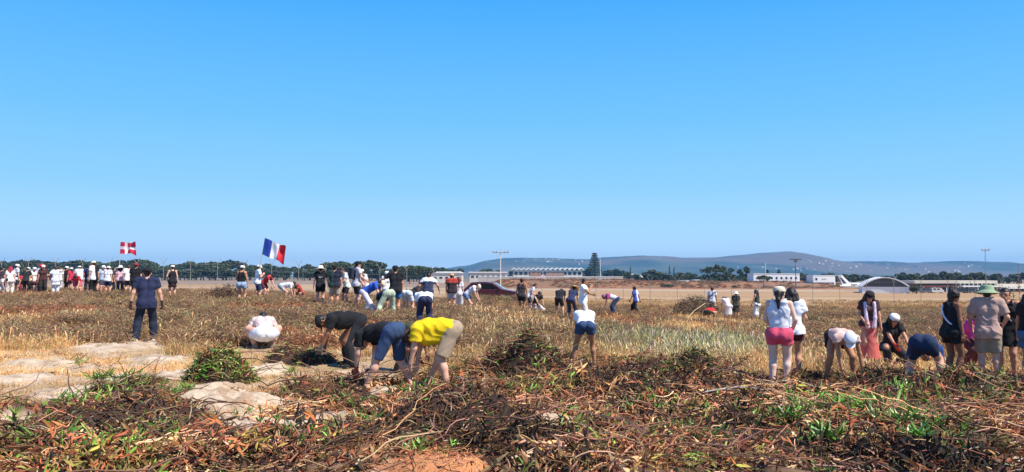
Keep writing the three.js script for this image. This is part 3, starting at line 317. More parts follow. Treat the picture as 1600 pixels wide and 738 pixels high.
const randDir = (y0, y1) => { const a = R(0, 6.28), y = R(y0, y1), q = Math.sqrt(Math.max(0, 1 - y * y)); return V(Math.cos(a) * q, y, Math.sin(a) * q); };
const perp = d => { const u = randDir(-1, 1); return u.addScaledVector(d, -u.dot(d)).normalize(); };
const deadC = [lin(142, 82, 48), lin(108, 64, 38), lin(166, 102, 62), lin(80, 50, 32), lin(186, 140, 96), lin(56, 40, 28), lin(128, 70, 44), lin(70, 46, 32), lin(120, 82, 52), lin(146, 120, 58)], deadDark = [lin(74, 50, 32), lin(54, 38, 26), lin(100, 64, 38), lin(124, 84, 50), lin(42, 32, 24), lin(100, 90, 44)], stemC = [lin(148, 112, 78), lin(112, 78, 52), lin(190, 160, 122), lin(84, 58, 40), lin(132, 88, 58), lin(70, 50, 36)], greenC = [lin(116, 158, 58), lin(92, 136, 50), lin(142, 176, 74), lin(74, 108, 46), lin(170, 186, 92)], olive = [lin(104, 104, 52), lin(132, 124, 60), lin(84, 84, 46), lin(150, 132, 70)];
// a shoot: winding stem with opposite pairs of finger leaves, dried or still green
function shoot(s, o, d, L, pal, stem, lf) { const p = [o.clone()], n = 7, q = o.clone(); for (let k = 0; k < n; k++) { d.add(V(R(-.38, .38), R(-.42, .2), R(-.38, .38))).normalize(); q.addScaledVector(d, L / n); if (q.y < -.02) { q.y = R(-.01, .02); d.y = Math.abs(d.y) * .4; } p.push(q.clone()); } const w = R(.004, .0075); s.tube(p, t => w * (1 - .45 * t), 4, stem);
  const tone = R(.65, 1.25), main = pick(pal); for (let k = 1; k <= n; k++) { const dir = p[k].clone().sub(p[k - 1]).normalize(), u = perp(dir); for (const sg of [-1, 1]) { if (rnd() < .18) continue; const ld = dir.clone().multiplyScalar(R(.3, 1.1)).addScaledVector(u, sg).add(V(0, R(-.5, .25), 0)).normalize(); const c = (rnd() < .65 ? main : pick(pal)).map(v => v * tone * R(.8, 1.2)), len = lf * R(.045, .095) * (k === n ? .8 : 1), up = dir.clone().addScaledVector(ld, -dir.dot(ld)).normalize(); if (rnd() < .7) fingerLeaf(s, p[k], ld, up, len, R(.005, .0095) * lf, c); else ribbonLeaf(s, p[k], ld, up, len, R(.007, .014) * lf, c); } } }
function litterClump(sd, mode) { reseed(sd); const s = new Soup(), r = .26; const pal = mode === 'dark' ? deadDark : mode === 'olive' ? olive.concat(deadC.slice(0, 3)) : mode === 'tan' ? [lin(186, 142, 100), lin(160, 112, 74), lin(200, 164, 120), lin(134, 88, 60)] : deadC;
  const nShoot = mode === 'stems' ? 3 : 7, nBare = mode === 'stems' ? 12 : 3, nBits = 26;
  for (let i = 0; i < nShoot; i++) shoot(s, V(R(-r, r), R(0, .06), R(-r, r)), randDir(.0, .55), R(.16, .36), pal, pick(stemC).map(v => v * R(.6, 1)), R(.9, 1.3));
  if (mode === 'olive') for (let i = 0; i < 2; i++) shoot(s, V(R(-r, r), R(0, .06), R(-r, r)), randDir(.2, .8), R(.14, .26), greenC, lin(120, 84, 60), 1.1);
  for (let i = 0; i < nBare; i++) { const o = V(R(-r, r), R(0, .1), R(-r, r)); let d = randDir(-.15, .15), L = mode === 'stems' ? R(.3, .95) : R(.2, .6), p = [o.clone()]; for (let k = 0; k < 7; k++) { d.add(V(R(-.6, .6), R(-.4, .28) - d.y * .3, R(-.6, .6))).normalize(); o.addScaledVector(d, L / 7); if (o.y < -.02) o.y = R(-.02, .03); p.push(o.clone()); } const w = R(.003, .0075); s.tube(p, t => w * (1 - .4 * t), 4, pick(mode === 'dark' ? deadDark : stemC).map(v => v * R(.8, 1.25))); }
  for (let i = 0; i < nBits; i++) { const o = V(R(-r, r) * 1.3, R(-.01, .03), R(-r, r) * 1.3), d = randDir(-.3, .3); ribbonLeaf(s, o, d, perp(d), R(.02, .07), R(.004, .011), pick(pal).map(v => v * R(.75, 1.3))); }
  return s.geo(); }
const clumps = ['mix', 'mix', 'mix', 'mix', 'stems', 'stems', 'stems', 'dark', 'dark', 'dark', 'olive', 'olive', 'tan', 'tan'].map((m, i) => [m, litterClump(500 + i, m)]);

const bags = new Map();   // geometry -> list of placements
function put(geo, mat, x, z, y, yaw, sx, sy, col, tilt = 0) { let b = bags.get(geo); if (!b) bags.set(geo, b = { mat, m: [], c: [] }); b.m.push(new THREE.Matrix4().compose(V(x, y, z), new THREE.Quaternion().setFromEuler(new THREE.Euler(R(-tilt, tilt), yaw, R(-tilt, tilt), 'YXZ')), V(sx, sy, sx))); b.c.push(col); }
function flush(name, label, category) { for (const [geo, b] of bags) { const im = new THREE.InstancedMesh(geo, b.mat, b.m.length); b.m.forEach((m, i) => { im.setMatrixAt(i, m); im.setColorAt(i, b.c[i]); }); im.castShadow = im.receiveShadow = true; top(im, name, label, category, undefined, 'stuff'); } bags.clear(); }
const tint = (a, b) => { const v = R(a, b); return new THREE.Color(v * R(.95, 1.05), v, v * R(.94, 1.04)); };
const isGreyPatch = (px, D) => smooth(0, 1, 1.15 - Math.hypot((px - 1075) / 165, (D - 22.5) / 5.2));
// litter
reseed(9001);
for (let i = 0; i < 6400; i++) { const D = Math.sqrt(R(6.9 * 6.9, 19 * 19)), x = R(-.72, .72) * D; const l = litter(x, D); if (rnd() > l * .95 || nearSand(x, D) < .9 || rnd() > .3 + .7 * trod(x, D) || fbm(x * 1.9 + 5, D * 1.9 + 77, 3) < .4) continue; const px = 800 + FOC * x / D, n = fbm(x * .8 + 50, D * .8, 3), n2 = fbm(x * 1.3 - 20, D * 1.3 + 8, 3); let want = n > .6 ? 'stems' : n < .38 ? 'dark' : n > .52 ? 'tan' : 'mix'; if (rnd() < .25) want = pick(['mix', 'stems', 'dark', 'tan']); if (n2 > .56 && rnd() < .6) want = 'olive'; if (D > 12.2 && px > 820 && rnd() < .45) want = 'dark';
  const g = pick(clumps.filter(c => c[0] === want))[1]; const hm = smooth(.46, .66, fbm(x * 1.6 + 90, D * 1.6 - 33, 3)), tn = mix(.8, 1.65, smooth(.36, .64, fbm(x * 1.1 - 60, D * 1.1 + 71, 3))); put(g, litterMat, x, -D, groundY(x, -D) - .01, R(0, 6.28), R(.95, 1.55), R(.95, 1.5) * (1 + .25 * hm), tint(.85 * tn, 1.25 * tn), .3); }
// thin scatter outside the thick litter
for (let i = 0; i < 1500; i++) { const D = Math.sqrt(R(49, 400)), x = R(-.72, .72) * D; const l = litter(x, D), s = sandMask(x, D); if (l > .4 || rnd() < s * .8 || fbm(x * 1.2, D * 1.2, 2) < .5) continue; put(pick(clumps)[1], litterMat, x, -D, groundY(x, -D) - .035, R(0, 6.28), R(.45, .8), R(.25, .6), tint(.9, 1.35), .1); }
flush('ice_plant_litter', 'tangled brown litter of uprooted ice plant stems and leaves', 'plant litter');
// grasses
reseed(9002);
for (let i = 0; i < 60000; i++) { const D = Math.exp(mix(Math.log(9), Math.log(64), Math.pow(rnd(), .72))), x = R(-.72, .72) * D; const px = 800 + FOC * x / D; const l = D < 22 ? litter(x, D) : 0, s = D < 26 ? sandMask(x, D) : 0; if (rnd() < l * 1.15 || rnd() < s * .9) continue; if (Math.abs(px - 230) < 38 && D > 15.5 && D < 19.9 && rnd() < .93) continue; if (px < 720 && D > 21 && rnd() < .35) continue; if (px < 640 && D < 19.5 && fbm(x * 1.1 + 12, D * 1.1, 3) < .46 && rnd() < .65) continue; const onSand = s > .4;
  const n = fbm(x * .45 + 7, D * .45, 3), m = fbm(x * .16 - 3, D * .16, 3); if (!(px < 640 && D < 19.5) && fbm(x * .7 + 55, D * .5 + 3, 3) < .44 && rnd() < .7) continue; let t, sc = 1; const gpch = isGreyPatch(px, D);
  if (px < 640 && D < 19.5) { t = D > 17 && n > .5 ? 'gold' : 'straw'; sc = R(.6, 1.2) * (onSand ? .6 : 1); }
  else if (rnd() < gpch * .9) { t = 'greyg'; sc = R(.8, 1.15); }
  else if (px < 720) { if (n > .6) t = 'gold'; else t = rnd() < .5 ? 'straw' : 'brown'; sc = R(.7, 1.15); if (rnd() < .25) continue; }
  else { t = m + (n - .5) * .6 > .5 ? 'gold' : 'brown'; if (D > 30 && n < .42) t = 'straw'; sc = R(.65, 1.1) * (D > 40 ? .75 : 1); if (D < 19 && px > 760) sc *= .8; }
  put(pick(tufts[t]), grassMat, x, -D, groundY(x, -D), R(0, 6.28), sc * R(.9, 1.2), sc * R(.75, 1.15) * (px < 720 ? .66 : .8) * (D < 26 && trod(x, D) < .8 ? .5 : 1), (() => { const q = mix(1.0, 1.7, smooth(.34, .62, fbm(x * .33 + 11, D * .33 + 5, 4))); return tint(.85 * q, 1.15 * q); })()); }
for (let i = 0; i < 7000; i++) { const D = Math.exp(R(Math.log(60), Math.log(150))), x = R(-.72, .72) * D; if (fbm(x * .07, D * .12, 3) < .42) continue; put(pick(tufts.far), grassMat, x, -D, groundY(x, -D), R(0, 6.28), R(.9, 1.5), R(.6, 1.1), tint(.85, 1.2)); }
flush('dry_grass', 'dry golden and brown grass covering the dune', 'grass');
// low shrubs
reseed(9003);
for (let i = 0; i < 11000; i++) { const D = Math.exp(R(Math.log(19), Math.log(66))), x = R(-.72, .72) * D, px = 800 + FOC * x / D; const n = fbm(x * .3 + 31, D * .3, 3); const left = px < 720; if (!left && rnd() < .25) continue; if (n < (left ? .36 : .42)) continue; if (isGreyPatch(px, D) > .3) continue; if (D < 23 && rnd() < .6) continue; if (Math.abs(px - 230) < 40 && D < 20.5) continue; const red = fbm(x * .25 + 70, D * .25, 2) > .63; put(red ? pick(redShrubs) : pick(shrubs), litterMat, x, -D, groundY(x, -D) - .02, R(0, 6.28), R(.7, 1.5), R(.6, 1.25), tint(.8, 1.6)); }
for (let i = 0; i < 60; i++) { const D = R(55, 58.7), px = R(715, 815), x = (px - 800) / FOC * D; put(pick(shrubs), litterMat, x, -D, groundY(x, -D) - .02, R(0, 6.28), R(1.2, 2), R(1.2, 2.1), tint(.8, 1.3)); }
flush('low_shrub', 'low wiry brown and grey shrubs across the dune', 'shrubs');

// heaps of uprooted plants and single bushes
const soilMat = new THREE.MeshStandardMaterial({ color: C('#3c2c22'), roughness: 1 });
function heap(name, label, category, px, D, w, h, o) { const { depth = w * .7, pal = deadC, green = .1, stems = 40, leaves = 900, leaf = 1, core = soilMat } = o || {}; reseed(px * 13 + 7); const base = at(px, D, -.04), t = thing(name, label, category, base);
  const top = (x, z) => { const e = Math.hypot(x / (w / 2), z / (depth / 2)); return e >= 1 ? 0 : h * Math.pow(1 - e * e, .75) * (.3 + 1.3 * fbm(x * 2.6 + px, z * 2.6 + D, 3) + .3 * (fbm(x * 9 + D, z * 9 + px, 2) - .4)); };
  const g = new THREE.PlaneGeometry(w, depth, 28, 20); g.rotateX(-Math.PI / 2); const a = g.attributes.position; for (let i = 0; i < a.count; i++) { const x = a.getX(i), z = a.getZ(i); a.setY(i, top(x, z) * .86 - .03 + groundY(base.x + x, base.z + z) - base.y); } g.computeVertexNormals(); obj('soil_core', g, core, t);
  const lv = new Soup(), gl = new Soup(), st = new Soup(); const spot = () => { let x, z; do { x = R(-.5, .5) * w; z = R(-.5, .5) * depth; } while (Math.hypot(x / w * 2, z / depth * 2) > 1); return V(x, top(x, z) * R(.8, 1.04) + groundY(base.x + x, base.z + z) - base.y, z); };
  for (let i = 0; i < leaves; i++) { const p = spot(), d = randDir(-.5, .8), u = perp(d); if (rnd() < green) fingerLeaf(gl, p, d, u, R(.06, .12) * leaf, R(.006, .01) * leaf, pick(greenC).map(v => v * R(.7, 1.15))); else if (rnd() < .6) ribbonLeaf(lv, p, d, u, R(.05, .12) * leaf, R(.006, .013) * leaf, pick(pal).map(v => v * R(.7, 1.25))); else fingerLeaf(lv, p, d, u, R(.05, .1) * leaf, R(.005, .008) * leaf, pick(pal).map(v => v * R(.7, 1.25))); }
  for (let i = 0; i < stems; i++) { const q = spot(); let d = randDir(-.1, .5); const p = [q.clone()], L = R(.25, .8); for (let k = 0; k < 5; k++) { d.add(V(R(-.5, .5), R(-.5, .3), R(-.5, .5))).normalize(); q.addScaledVector(d, L / 5); p.push(q.clone()); } const r0 = R(.004, .01); st.tube(p, t2 => r0 * (1 - .5 * t2), 4, pick(stemC).map(v => v * R(.7, 1.1))); }
  for (const [nm, s, m] of [['dead_leaves', lv, litterMat], ['green_leaves', gl, leafGreenMat], ['stems', st, litterMat]]) if (s.p.length) obj(nm, s.geo(), m, t).userData.kind = 'stuff'; return t; }
heap('uprooted_heap', 'rounded green and brown heap of uprooted ice plant on the sand', 'plant heap', 349, 13.6, 1.2, .52, { green: .42, leaves: 1500, leaf: 1.3, stems: 60 });
heap('uprooted_heap', 'wide dark brown heap left of the person in denim shorts and white shirt', 'plant heap', 828, 14.4, 2.0, .66, { pal: deadDark.concat(deadC.slice(0, 3)), green: .08, leaves: 2600, leaf: 1.25, stems: 90 });
heap('uprooted_heap', 'dark brown heap behind the grey branch at centre right', 'plant heap', 1085, 14.4, 1.8, .36, { pal: deadDark.concat(olive), green: .08, leaves: 1900, leaf: 1.2, stems: 70 });
heap('uprooted_heap', 'leafy brown heap at the feet of the man in the green hat', 'plant heap', 1500, 12.7, 2.0, .36, { pal: deadC.concat(olive), green: .08, leaves: 2600, leaf: 1.25, stems: 80 });
heap('uprooted_heap', 'long dark heap below the bending denim clad person', 'plant heap', 1400, 12.9, 2.0, .25, { pal: deadDark, green: .05, leaves: 1600 });
heap('uprooted_heap', 'low dark heap beside the squatting person in white shorts', 'plant heap', 470, 16.3, 1.5, .4, { pal: deadDark.concat(deadC), green: .15, leaves: 900 });
heap('uprooted_heap', 'tangle of dark stems on the sand at left', 'plant heap', 200, 11.9, 1.2, .3, { pal: deadDark, green: .25, leaves: 800, stems: 60 });
heap('uprooted_heap', 'flat dark root tangle between the two sand patches', 'plant heap', 225, 13.2, .9, .13, { pal: deadDark, green: .2, leaves: 500 });
heap('uprooted_heap', 'far right heap of brown leaves below the last woman', 'plant heap', 1590, 12.5, 1.4, .3, { pal: deadC.concat(olive), green: .12, leaves: 1000 });
heap('uprooted_heap', 'pale stemmed heap in the foreground centre', 'plant heap', 735, 9.7, 1.9, .46, { pal: deadC, green: .02, leaves: 1300, stems: 190 });
heap('uprooted_heap', 'rust brown heap in the left foreground', 'plant heap', 205, 9.5, 2.4, .38, { pal: deadC, green: .06, leaves: 1900, stems: 150 });
heap('sand_clod', 'orange crumbly mound of damp sand at the bottom edge', 'sand mound', 690, ORD, 1.05, .24, { depth: .7, pal: [lin(206, 138, 92), lin(190, 122, 78), lin(222, 160, 112)], green: 0, leaves: 420, stems: 14, leaf: .6, core: new THREE.MeshStandardMaterial({ color: C('#c88a5c'), roughness: 1, bumpMap: grainB, bumpScale: .02 }) });
function bush(name, label, px, D, r, h, twig, leaf, n, size) { const t = thing(name, label, 'bush', at(px, D, -.05)); obj('foliage', shrubGeo(px, r, h, 160, n, twig, leaf, size), litterMat, t); return t; }
bush('round_bush', 'large rounded grey brown bush left of the red squatting person', 1086, 47, 1.5, 1.35, twigC, [lin(110, 92, 66), lin(92, 84, 58), lin(128, 104, 78), lin(84, 72, 56)], 2600, .08);
bush('round_bush', 'dark brown dead bush left of the person in denim shorts and white cap', 355, 36.5, .95, .95, twigC, [lin(74, 56, 48), lin(92, 66, 54), lin(60, 46, 40)], 1300, .06);
bush('round_bush', 'small dark dead bush on the dune crest at left', 322, 38, .8, .5, twigC, [lin(74, 56, 48), lin(96, 66, 54)], 700, .05);
bush('round_bush', 'dull green bush behind the two women at right', 1262, 40, 1.0, .6, twigC, [lin(98, 98, 66), lin(84, 84, 56), lin(118, 106, 76)], 1500, .06);
bush('round_bush', 'brown bush right of the bending crowd at left', 445, 39, .8, .45, twigC, [lin(84, 62, 50), lin(104, 76, 58), lin(110, 96, 66)], 1200, .055);
// tall yellowish plant at the right edge
{ reseed(61); const t = thing('tall_weed', 'tall yellow brown weed between the man in dark and the right edge', 'plant', at(1586, 24)); const s = new Soup(), l = new Soup(); for (let i = 0; i < 16; i++) { const a = R(0, 6.28), e = R(.02, .28), h = R(1.2, 2.15); const p = [0, .5, 1].map(q => V(Math.cos(a) * e * h * q + R(-.03, .03), h * q - .03, Math.sin(a) * e * h * q)); s.tube(p, q => .009 * (1 - .7 * q), 4, pick(straw)); for (let k = 0; k < 40; k++) { const b = p[1].clone().lerp(p[2], R(-.5, 1)); const d = randDir(-.2, .9); ribbonLeaf(l, b, d, perp(d), R(.05, .13), R(.008, .016), pick([lin(196, 140, 60), lin(150, 140, 60), lin(120, 124, 56), lin(206, 160, 80)])); } } obj('stems', s.geo(), grassMat, t); obj('leaves', l.geo(), grassMat, t); }
// grey dead branch and pale sticks
function branch(label, px, py, len, yaw, col, forks, r = .012) { const [x, D] = gp(px, py); reseed(px + py); const t = thing('dead_branch', label, 'branch', V(x, groundY(x, -D) + .06, -D), yaw); const grow = (o, d, L, r0, lv) => { const s = new Soup(), p = [o.clone()]; for (let k = 0; k < 6; k++) { d.add(V(R(-.22, .22), R(-.16, .2), R(-.22, .22))).normalize(); o.addScaledVector(d, L / 6); o.y = Math.max(o.y, -.03); p.push(o.clone()); } s.tube(p, q => r0 * (1 - .65 * q), 6, lin(...col)); obj(lv ? 'twig' : 'main_stem', s.geo(), litterMat, t); if (lv < 1) for (let k = 0; k < forks; k++) grow(p[1 + (k % 5)].clone(), d.clone().add(V(R(-1, 1), R(-.1, .6), R(-1, 1))).normalize(), L * R(.3, .6), r0 * .6, lv + 1); }; grow(V(-len / 2, 0, 0), V(1, .12, 0), len, r, 0); return t; }
branch('pale grey forked dead branch lying at centre right', 1150, 628, 1.0, .1, [186, 176, 164], 6);
branch('thin pale stick leaning over the litter at left foreground', 165, 706, .75, .7, [204, 178, 140], 2, .011);
branch('crossed pale stick beside the leaning one at left', 222, 690, .6, 2.2, [190, 160, 120], 1, .009);
branch('grey twisted stems in the foreground right of centre', 790, 668, .9, .4, [168, 150, 136], 7, .011);
branch('pale curled stem at the bottom centre', 560, 704, .8, -.5, [176, 140, 108], 2, .012);
branch('orange brown stick at the lower centre', 600, 682, .45, .9, [190, 128, 86], 0, .012);
branch('grey stems lying among leaves at lower right', 1490, 655, .9, -.2, [142, 132, 124], 6, .01);
branch('pale stick in the right litter near the pink shorts', 1225, 632, .5, -.5, [206, 178, 144], 0, .014);
branch('upright pale stub in the centre litter', 988, 583, .34, 1.2, [214, 200, 180], 0, .014);
branch('pale stem at the left of the bottom edge centre', 845, 722, .7, .5, [206, 178, 152], 2, .014);
{ const a = at(1066, 38, .05), b = at(1101, 42, .95); const t = thing('long_stick', 'long pale stick leaning towards the red squatting person', 'stick', a); const s = new Soup(), d = b.clone().sub(a); s.tube([V(0, 0, 0), d.clone().multiplyScalar(.5).add(V(0, .1, 0)), d], () => .014, 6, lin(216, 186, 148)); obj('shaft', s.geo(), litterMat, t); }

// living green ice plants: each leaf a mesh of its own
const leafVar = Array.from({ length: 10 }, (_, i) => { reseed(700 + i); const s = new Soup(); fingerLeaf(s, V(0, 0, 0), V(0, 0, 1), V(0, 1, 0), .12, .0085, pick(i < 6 ? [lin(124, 166, 62), lin(106, 150, 56), lin(152, 186, 84)] : [lin(86, 124, 52), lin(172, 194, 108), lin(72, 104, 50)])); return s.geo(); });
const plants = [[512, 690, 1.15, 16, 'upright bright green ice plant tuft at lower centre left'], [540, 697, 1.1, 15, 'spreading bright green tuft right of the upright one at lower centre left'], [452, 694, .9, 9, 'small green tuft left of the upright bright green one'], [572, 672, 1, 12, 'green tuft below the pale stone at centre'], [160, 604, 1.15, 22, 'bright green ice plant patch on the left sand, left half'], [205, 604, 1.15, 20, 'bright green ice plant patch on the left sand, right half'], [270, 626, 1.0, 16, 'green strip of ice plant along the sand edge, left end'], [292, 622, 1.0, 14, 'green strip of ice plant along the sand edge, right end'], [130, 577, .9, 10, 'small green sprig near the left straw'], [152, 634, .9, 10, 'green sprig below the bright left patch'], [255, 705, 1.1, 14, 'green tuft in the rust brown heap at left'], [118, 655, 1.1, 12, 'arching green stems left of the rust brown heap'], [665, 604, .9, 10, 'small green tuft right of the yellow shirted man'], [985, 650, 1.1, 14, 'green tuft under the centre right litter'], [1003, 612, 1.2, 16, 'pale green tuft behind the centre right litter'], [880, 652, 1.1, 12, 'bright green tuft at centre'], [908, 647, 1, 10, 'green tuft just right of the bright one at centre'], [1085, 652, 1.05, 12, 'green sprig left of the pale branch tip'], [1045, 694, 1.25, 20, 'bright green cluster at lower right of centre'], [1078, 692, 1.25, 18, 'bright green cluster beside the first at lower right of centre'], [1100, 700, 1.2, 16, 'third bright green tuft of the lower cluster, right one'], [975, 685, 1.1, 14, 'green tuft left of the lower bright cluster'], [1030, 718, 1.2, 14, 'pale green tuft at the bottom right of centre'], [1120, 726, 1.2, 12, 'yellow green tuft at the bottom edge'], [1185, 660, 1.5, 18, 'dark green spiky tuft at right of the pale branch'], [1245, 665, 1.5, 18, 'green spiky tuft left of the big right cluster'], [1290, 660, 1.6, 22, 'big green spiky cluster, back left tuft'], [1325, 672, 1.7, 26, 'big green spiky cluster, middle tuft'], [1365, 662, 1.6, 22, 'big green spiky cluster, back right tuft'], [1390, 690, 1.7, 26, 'big green spiky cluster, front right tuft'], [1315, 702, 1.7, 26, 'big green spiky cluster, front left tuft'], [1420, 705, 1.5, 18, 'green tuft right of the big spiky cluster'], [1430, 722, 1.4, 16, 'lower green tuft right of the big spiky cluster'], [1258, 695, 1.4, 14, 'green tuft between spiky cluster and left litter'], [1400, 637, 1.1, 14, 'green tuft below the long dark heap'], [1440, 630, 1.0, 12, 'green tuft right of the one below the dark heap'], [1530, 648, 1.1, 14, 'green sprig at right beyond the bare patch'], [1555, 645, 1.1, 14, 'green sprig nearest the right edge'], [1480, 733, 1.4, 16, 'pale stemmed green tuft at the bottom right'], [1105, 575, .9, 10, 'small green tuft on the dark centre right heap'], [455, 582, 1, 12, 'green tuft beside the dark low heap'], [775, 560, .8, 8, 'olive tuft at the wide dark heap'], [760, 604, .9, 9, 'small green sprig right of the beige shorts'], [210, 726, 1.1, 12, 'green tuft at the bottom left'], [380, 655, .9, 9, 'small sprig on the central sand patch'], [650, 712, 1.2, 14, 'dark green tuft at the bottom centre']];
for (const [px, py, sc, n, lab] of plants) { const [x, D] = gp(px, py); reseed(px * 3 + py); const t = thing('ice_plant', lab, 'plant', V(x, groundY(x, -D) + .05, -D), 0, 'green ice plants in the litter'); const stem = new Soup(); const nodes = []; for (let k = 0; k < 4; k++) { const a = R(0, 6.28), e = V(Math.cos(a) * .13 * sc, R(.02, .1), Math.sin(a) * .13 * sc); stem.tube([V(0, -.06, 0), e.clone().multiplyScalar(.5).add(V(0, .03, 0)), e], () => .006, 4, lin(150, 104, 76)); nodes.push(e); nodes.push(e.clone().multiplyScalar(.5)); } obj('stem', stem.geo(), litterMat, t);
  for (let i = 0; i < n * 2.2; i++) { const m = obj('leaf', pick(leafVar), leafGreenMat, t); m.position.copy(pick(nodes)).add(V(R(-.04, .04), R(-.01, .03), R(-.04, .04)).multiplyScalar(sc)); m.rotation.set(-R(-.35, .75), R(0, 6.28), 0, 'YXZ'); m.rotation.z = R(-.6, .6); const k = sc * R(.75, 1.25); m.scale.set(k, k, k); } }
// pale stones and clods
for (const [px, py, r, lab] of [[603, 618, .2, 'pale lump of sand and roots beside the bare foot'], [800, 604, .1, 'small pale clod near the dark heap'], [860, 670, .24, 'pale sandy clod in the centre litter']]) { const [x, D] = gp(px, py); const g = new THREE.IcosahedronGeometry(r, 4), a = g.attributes.position; for (let i = 0; i < a.count; i++) { const v = V(a.getX(i), a.getY(i), a.getZ(i)); const n = .72 + .5 * fbm(v.x * 9 + px, v.z * 9 + v.y * 7, 3); a.setXYZ(i, v.x * n * 1.25, v.y * n * .55, v.z * n); } g.computeVertexNormals(); const m = new THREE.Mesh(g, new THREE.MeshStandardMaterial({ color: C('#c9b294'), roughness: 1, bumpMap: grainB, bumpScale: .01 })); m.castShadow = m.receiveShadow = true; m.position.set(x, groundY(x, -D) + .02, -D); top(m, 'sand_lump', lab, 'sand lump'); }
console.log('vegetation done', scene.children.length);

// scrub on the far earth bank
reseed(9004); for (let i = 0; i < 2600; i++) { const D = R(426, 500), px = R(745, 1320), x = (px - 800) / FOC * D; const n = fbm(x * .1, D * .1, 3); if (n < .4) continue; put(pick(n > .55 ? shrubs : redShrubs), litterMat, x, -D, bankY(x, D) - .1, R(0, 6.28), R(1.6, 4), R(1.5, 4), tint(.9, 1.4)); } flush('bank_scrub', 'orange brown scrub on the earth bank beyond the runway', 'scrub');

// ---------------------------------------------------------------- people
// surface of a distance field on a grid (surface nets)
function nets(f, lo, hi, h) { const nx = Math.ceil((hi[0] - lo[0]) / h) + 2, ny = Math.ceil((hi[1] - lo[1]) / h) + 2, nz = Math.ceil((hi[2] - lo[2]) / h) + 2, val = new Float32Array(nx * ny * nz), idx = new Int32Array(nx * ny * nz).fill(-1), P = [], I = [];
  let q = 0; for (let k = 0; k < nz; k++) for (let j = 0; j < ny; j++) for (let i = 0; i < nx; i++) val[q++] = f(lo[0] + (i - .5) * h, lo[1] + (j - .5) * h, lo[2] + (k - .5) * h);
  const sy = nx, sz = nx * ny, off = [0, 1, sy, sy + 1, sz, sz + 1, sz + sy, sz + sy + 1], E = [[0, 1], [2, 3], [4, 5], [6, 7], [0, 2], [1, 3], [4, 6], [5, 7], [0, 4], [1, 5], [2, 6], [3, 7]];
  for (let k = 0; k < nz - 1; k++) for (let j = 0; j < ny - 1; j++) for (let i = 0; i < nx - 1; i++) { const b = i + j * sy + k * sz; let m = 0; for (let c = 0; c < 8; c++) if (val[b + off[c]] < 0) m |= 1 << c; if (m === 0 || m === 255) continue; let x = 0, y = 0, z = 0, n = 0;
    for (const [a, c] of E) { if (((m >> a) & 1) === ((m >> c) & 1)) continue; const va = val[b + off[a]], vb = val[b + off[c]], t = va / (va - vb); x += (a & 1) + t * ((c & 1) - (a & 1)); y += (a >> 1 & 1) + t * ((c >> 1 & 1) - (a >> 1 & 1)); z += (a >> 2 & 1) + t * ((c >> 2 & 1) - (a >> 2 & 1)); n++; }
    idx[b] = P.length / 3; P.push(lo[0] + (i - .5 + x / n) * h, lo[1] + (j - .5 + y / n) * h, lo[2] + (k - .5 + z / n) * h); }
  for (let k = 1; k < nz - 1; k++) for (let j = 1; j < ny - 1; j++) for (let i = 1; i < nx - 1; i++) { const b = i + j * sy + k * sz, s0 = val[b] < 0;
    const quad = (a, c, d, e, flip) => { if (flip) I.push(a, d, c, a, e, d); else I.push(a, c, d, a, d, e); };
    if (s0 !== val[b + 1] < 0) quad(idx[b - sy - sz], idx[b - sz], idx[b], idx[b - sy], !s0);
    if (s0 !== val[b + sy] < 0) quad(idx[b - 1 - sz], idx[b - 1], idx[b], idx[b - sz], !s0);
    if (s0 !== val[b + sz] < 0) quad(idx[b - 1 - sy], idx[b - sy], idx[b], idx[b - 1], !s0); }
  return { P, I }; }
function toGeo(n, colf) { const g = new THREE.BufferGeometry(); g.setAttribute('position', new THREE.Float32BufferAttribute(n.P, 3)); const c = new Float32Array(n.P.length); for (let i = 0; i < n.P.length; i += 3) { const k = colf(n.P[i], n.P[i + 1], n.P[i + 2]); c[i] = k[0]; c[i + 1] = k[1]; c[i + 2] = k[2]; } g.setAttribute('color', new THREE.BufferAttribute(c, 3)); g.setIndex(n.I); g.computeVertexNormals(); return g; }
// prim: [a, b, ra, rb, cutAtB, cutAtA]
function field(prims, k, post) { const n = prims.length, A = new Float64Array(n * 11); prims.forEach(([a, b, ra, rb, cb, ca], i) => { const dx = b.x - a.x, dy = b.y - a.y, dz = b.z - a.z, l2 = dx * dx + dy * dy + dz * dz || 1e-9; A.set([a.x, a.y, a.z, dx, dy, dz, l2, ra, rb - ra, cb ? 1 : 0, ca ? 1 : 0], i * 11); });
  return (x, y, z) => { let r = 1e3; for (let i = 0; i < n; i++) { const o = i * 11, px = x - A[o], py = y - A[o + 1], pz = z - A[o + 2], u = (px * A[o + 3] + py * A[o + 4] + pz * A[o + 5]) / A[o + 6], t = u < 0 ? 0 : u > 1 ? 1 : u, ex = px - t * A[o + 3], ey = py - t * A[o + 4], ez = pz - t * A[o + 5]; let d = Math.sqrt(ex * ex + ey * ey + ez * ez) - A[o + 7] - t * A[o + 8]; if (A[o + 9] && u > 1) d = Math.max(d, (u - 1) * Math.sqrt(A[o + 6])); if (A[o + 10] && u < 0) d = Math.max(d, -u * Math.sqrt(A[o + 6]));
      const hh = k - Math.abs(d - r); r = Math.min(d, r) - (hh > 0 ? hh * hh / k * .25 : 0); } return post ? post(r, x, y, z) : r; }; }
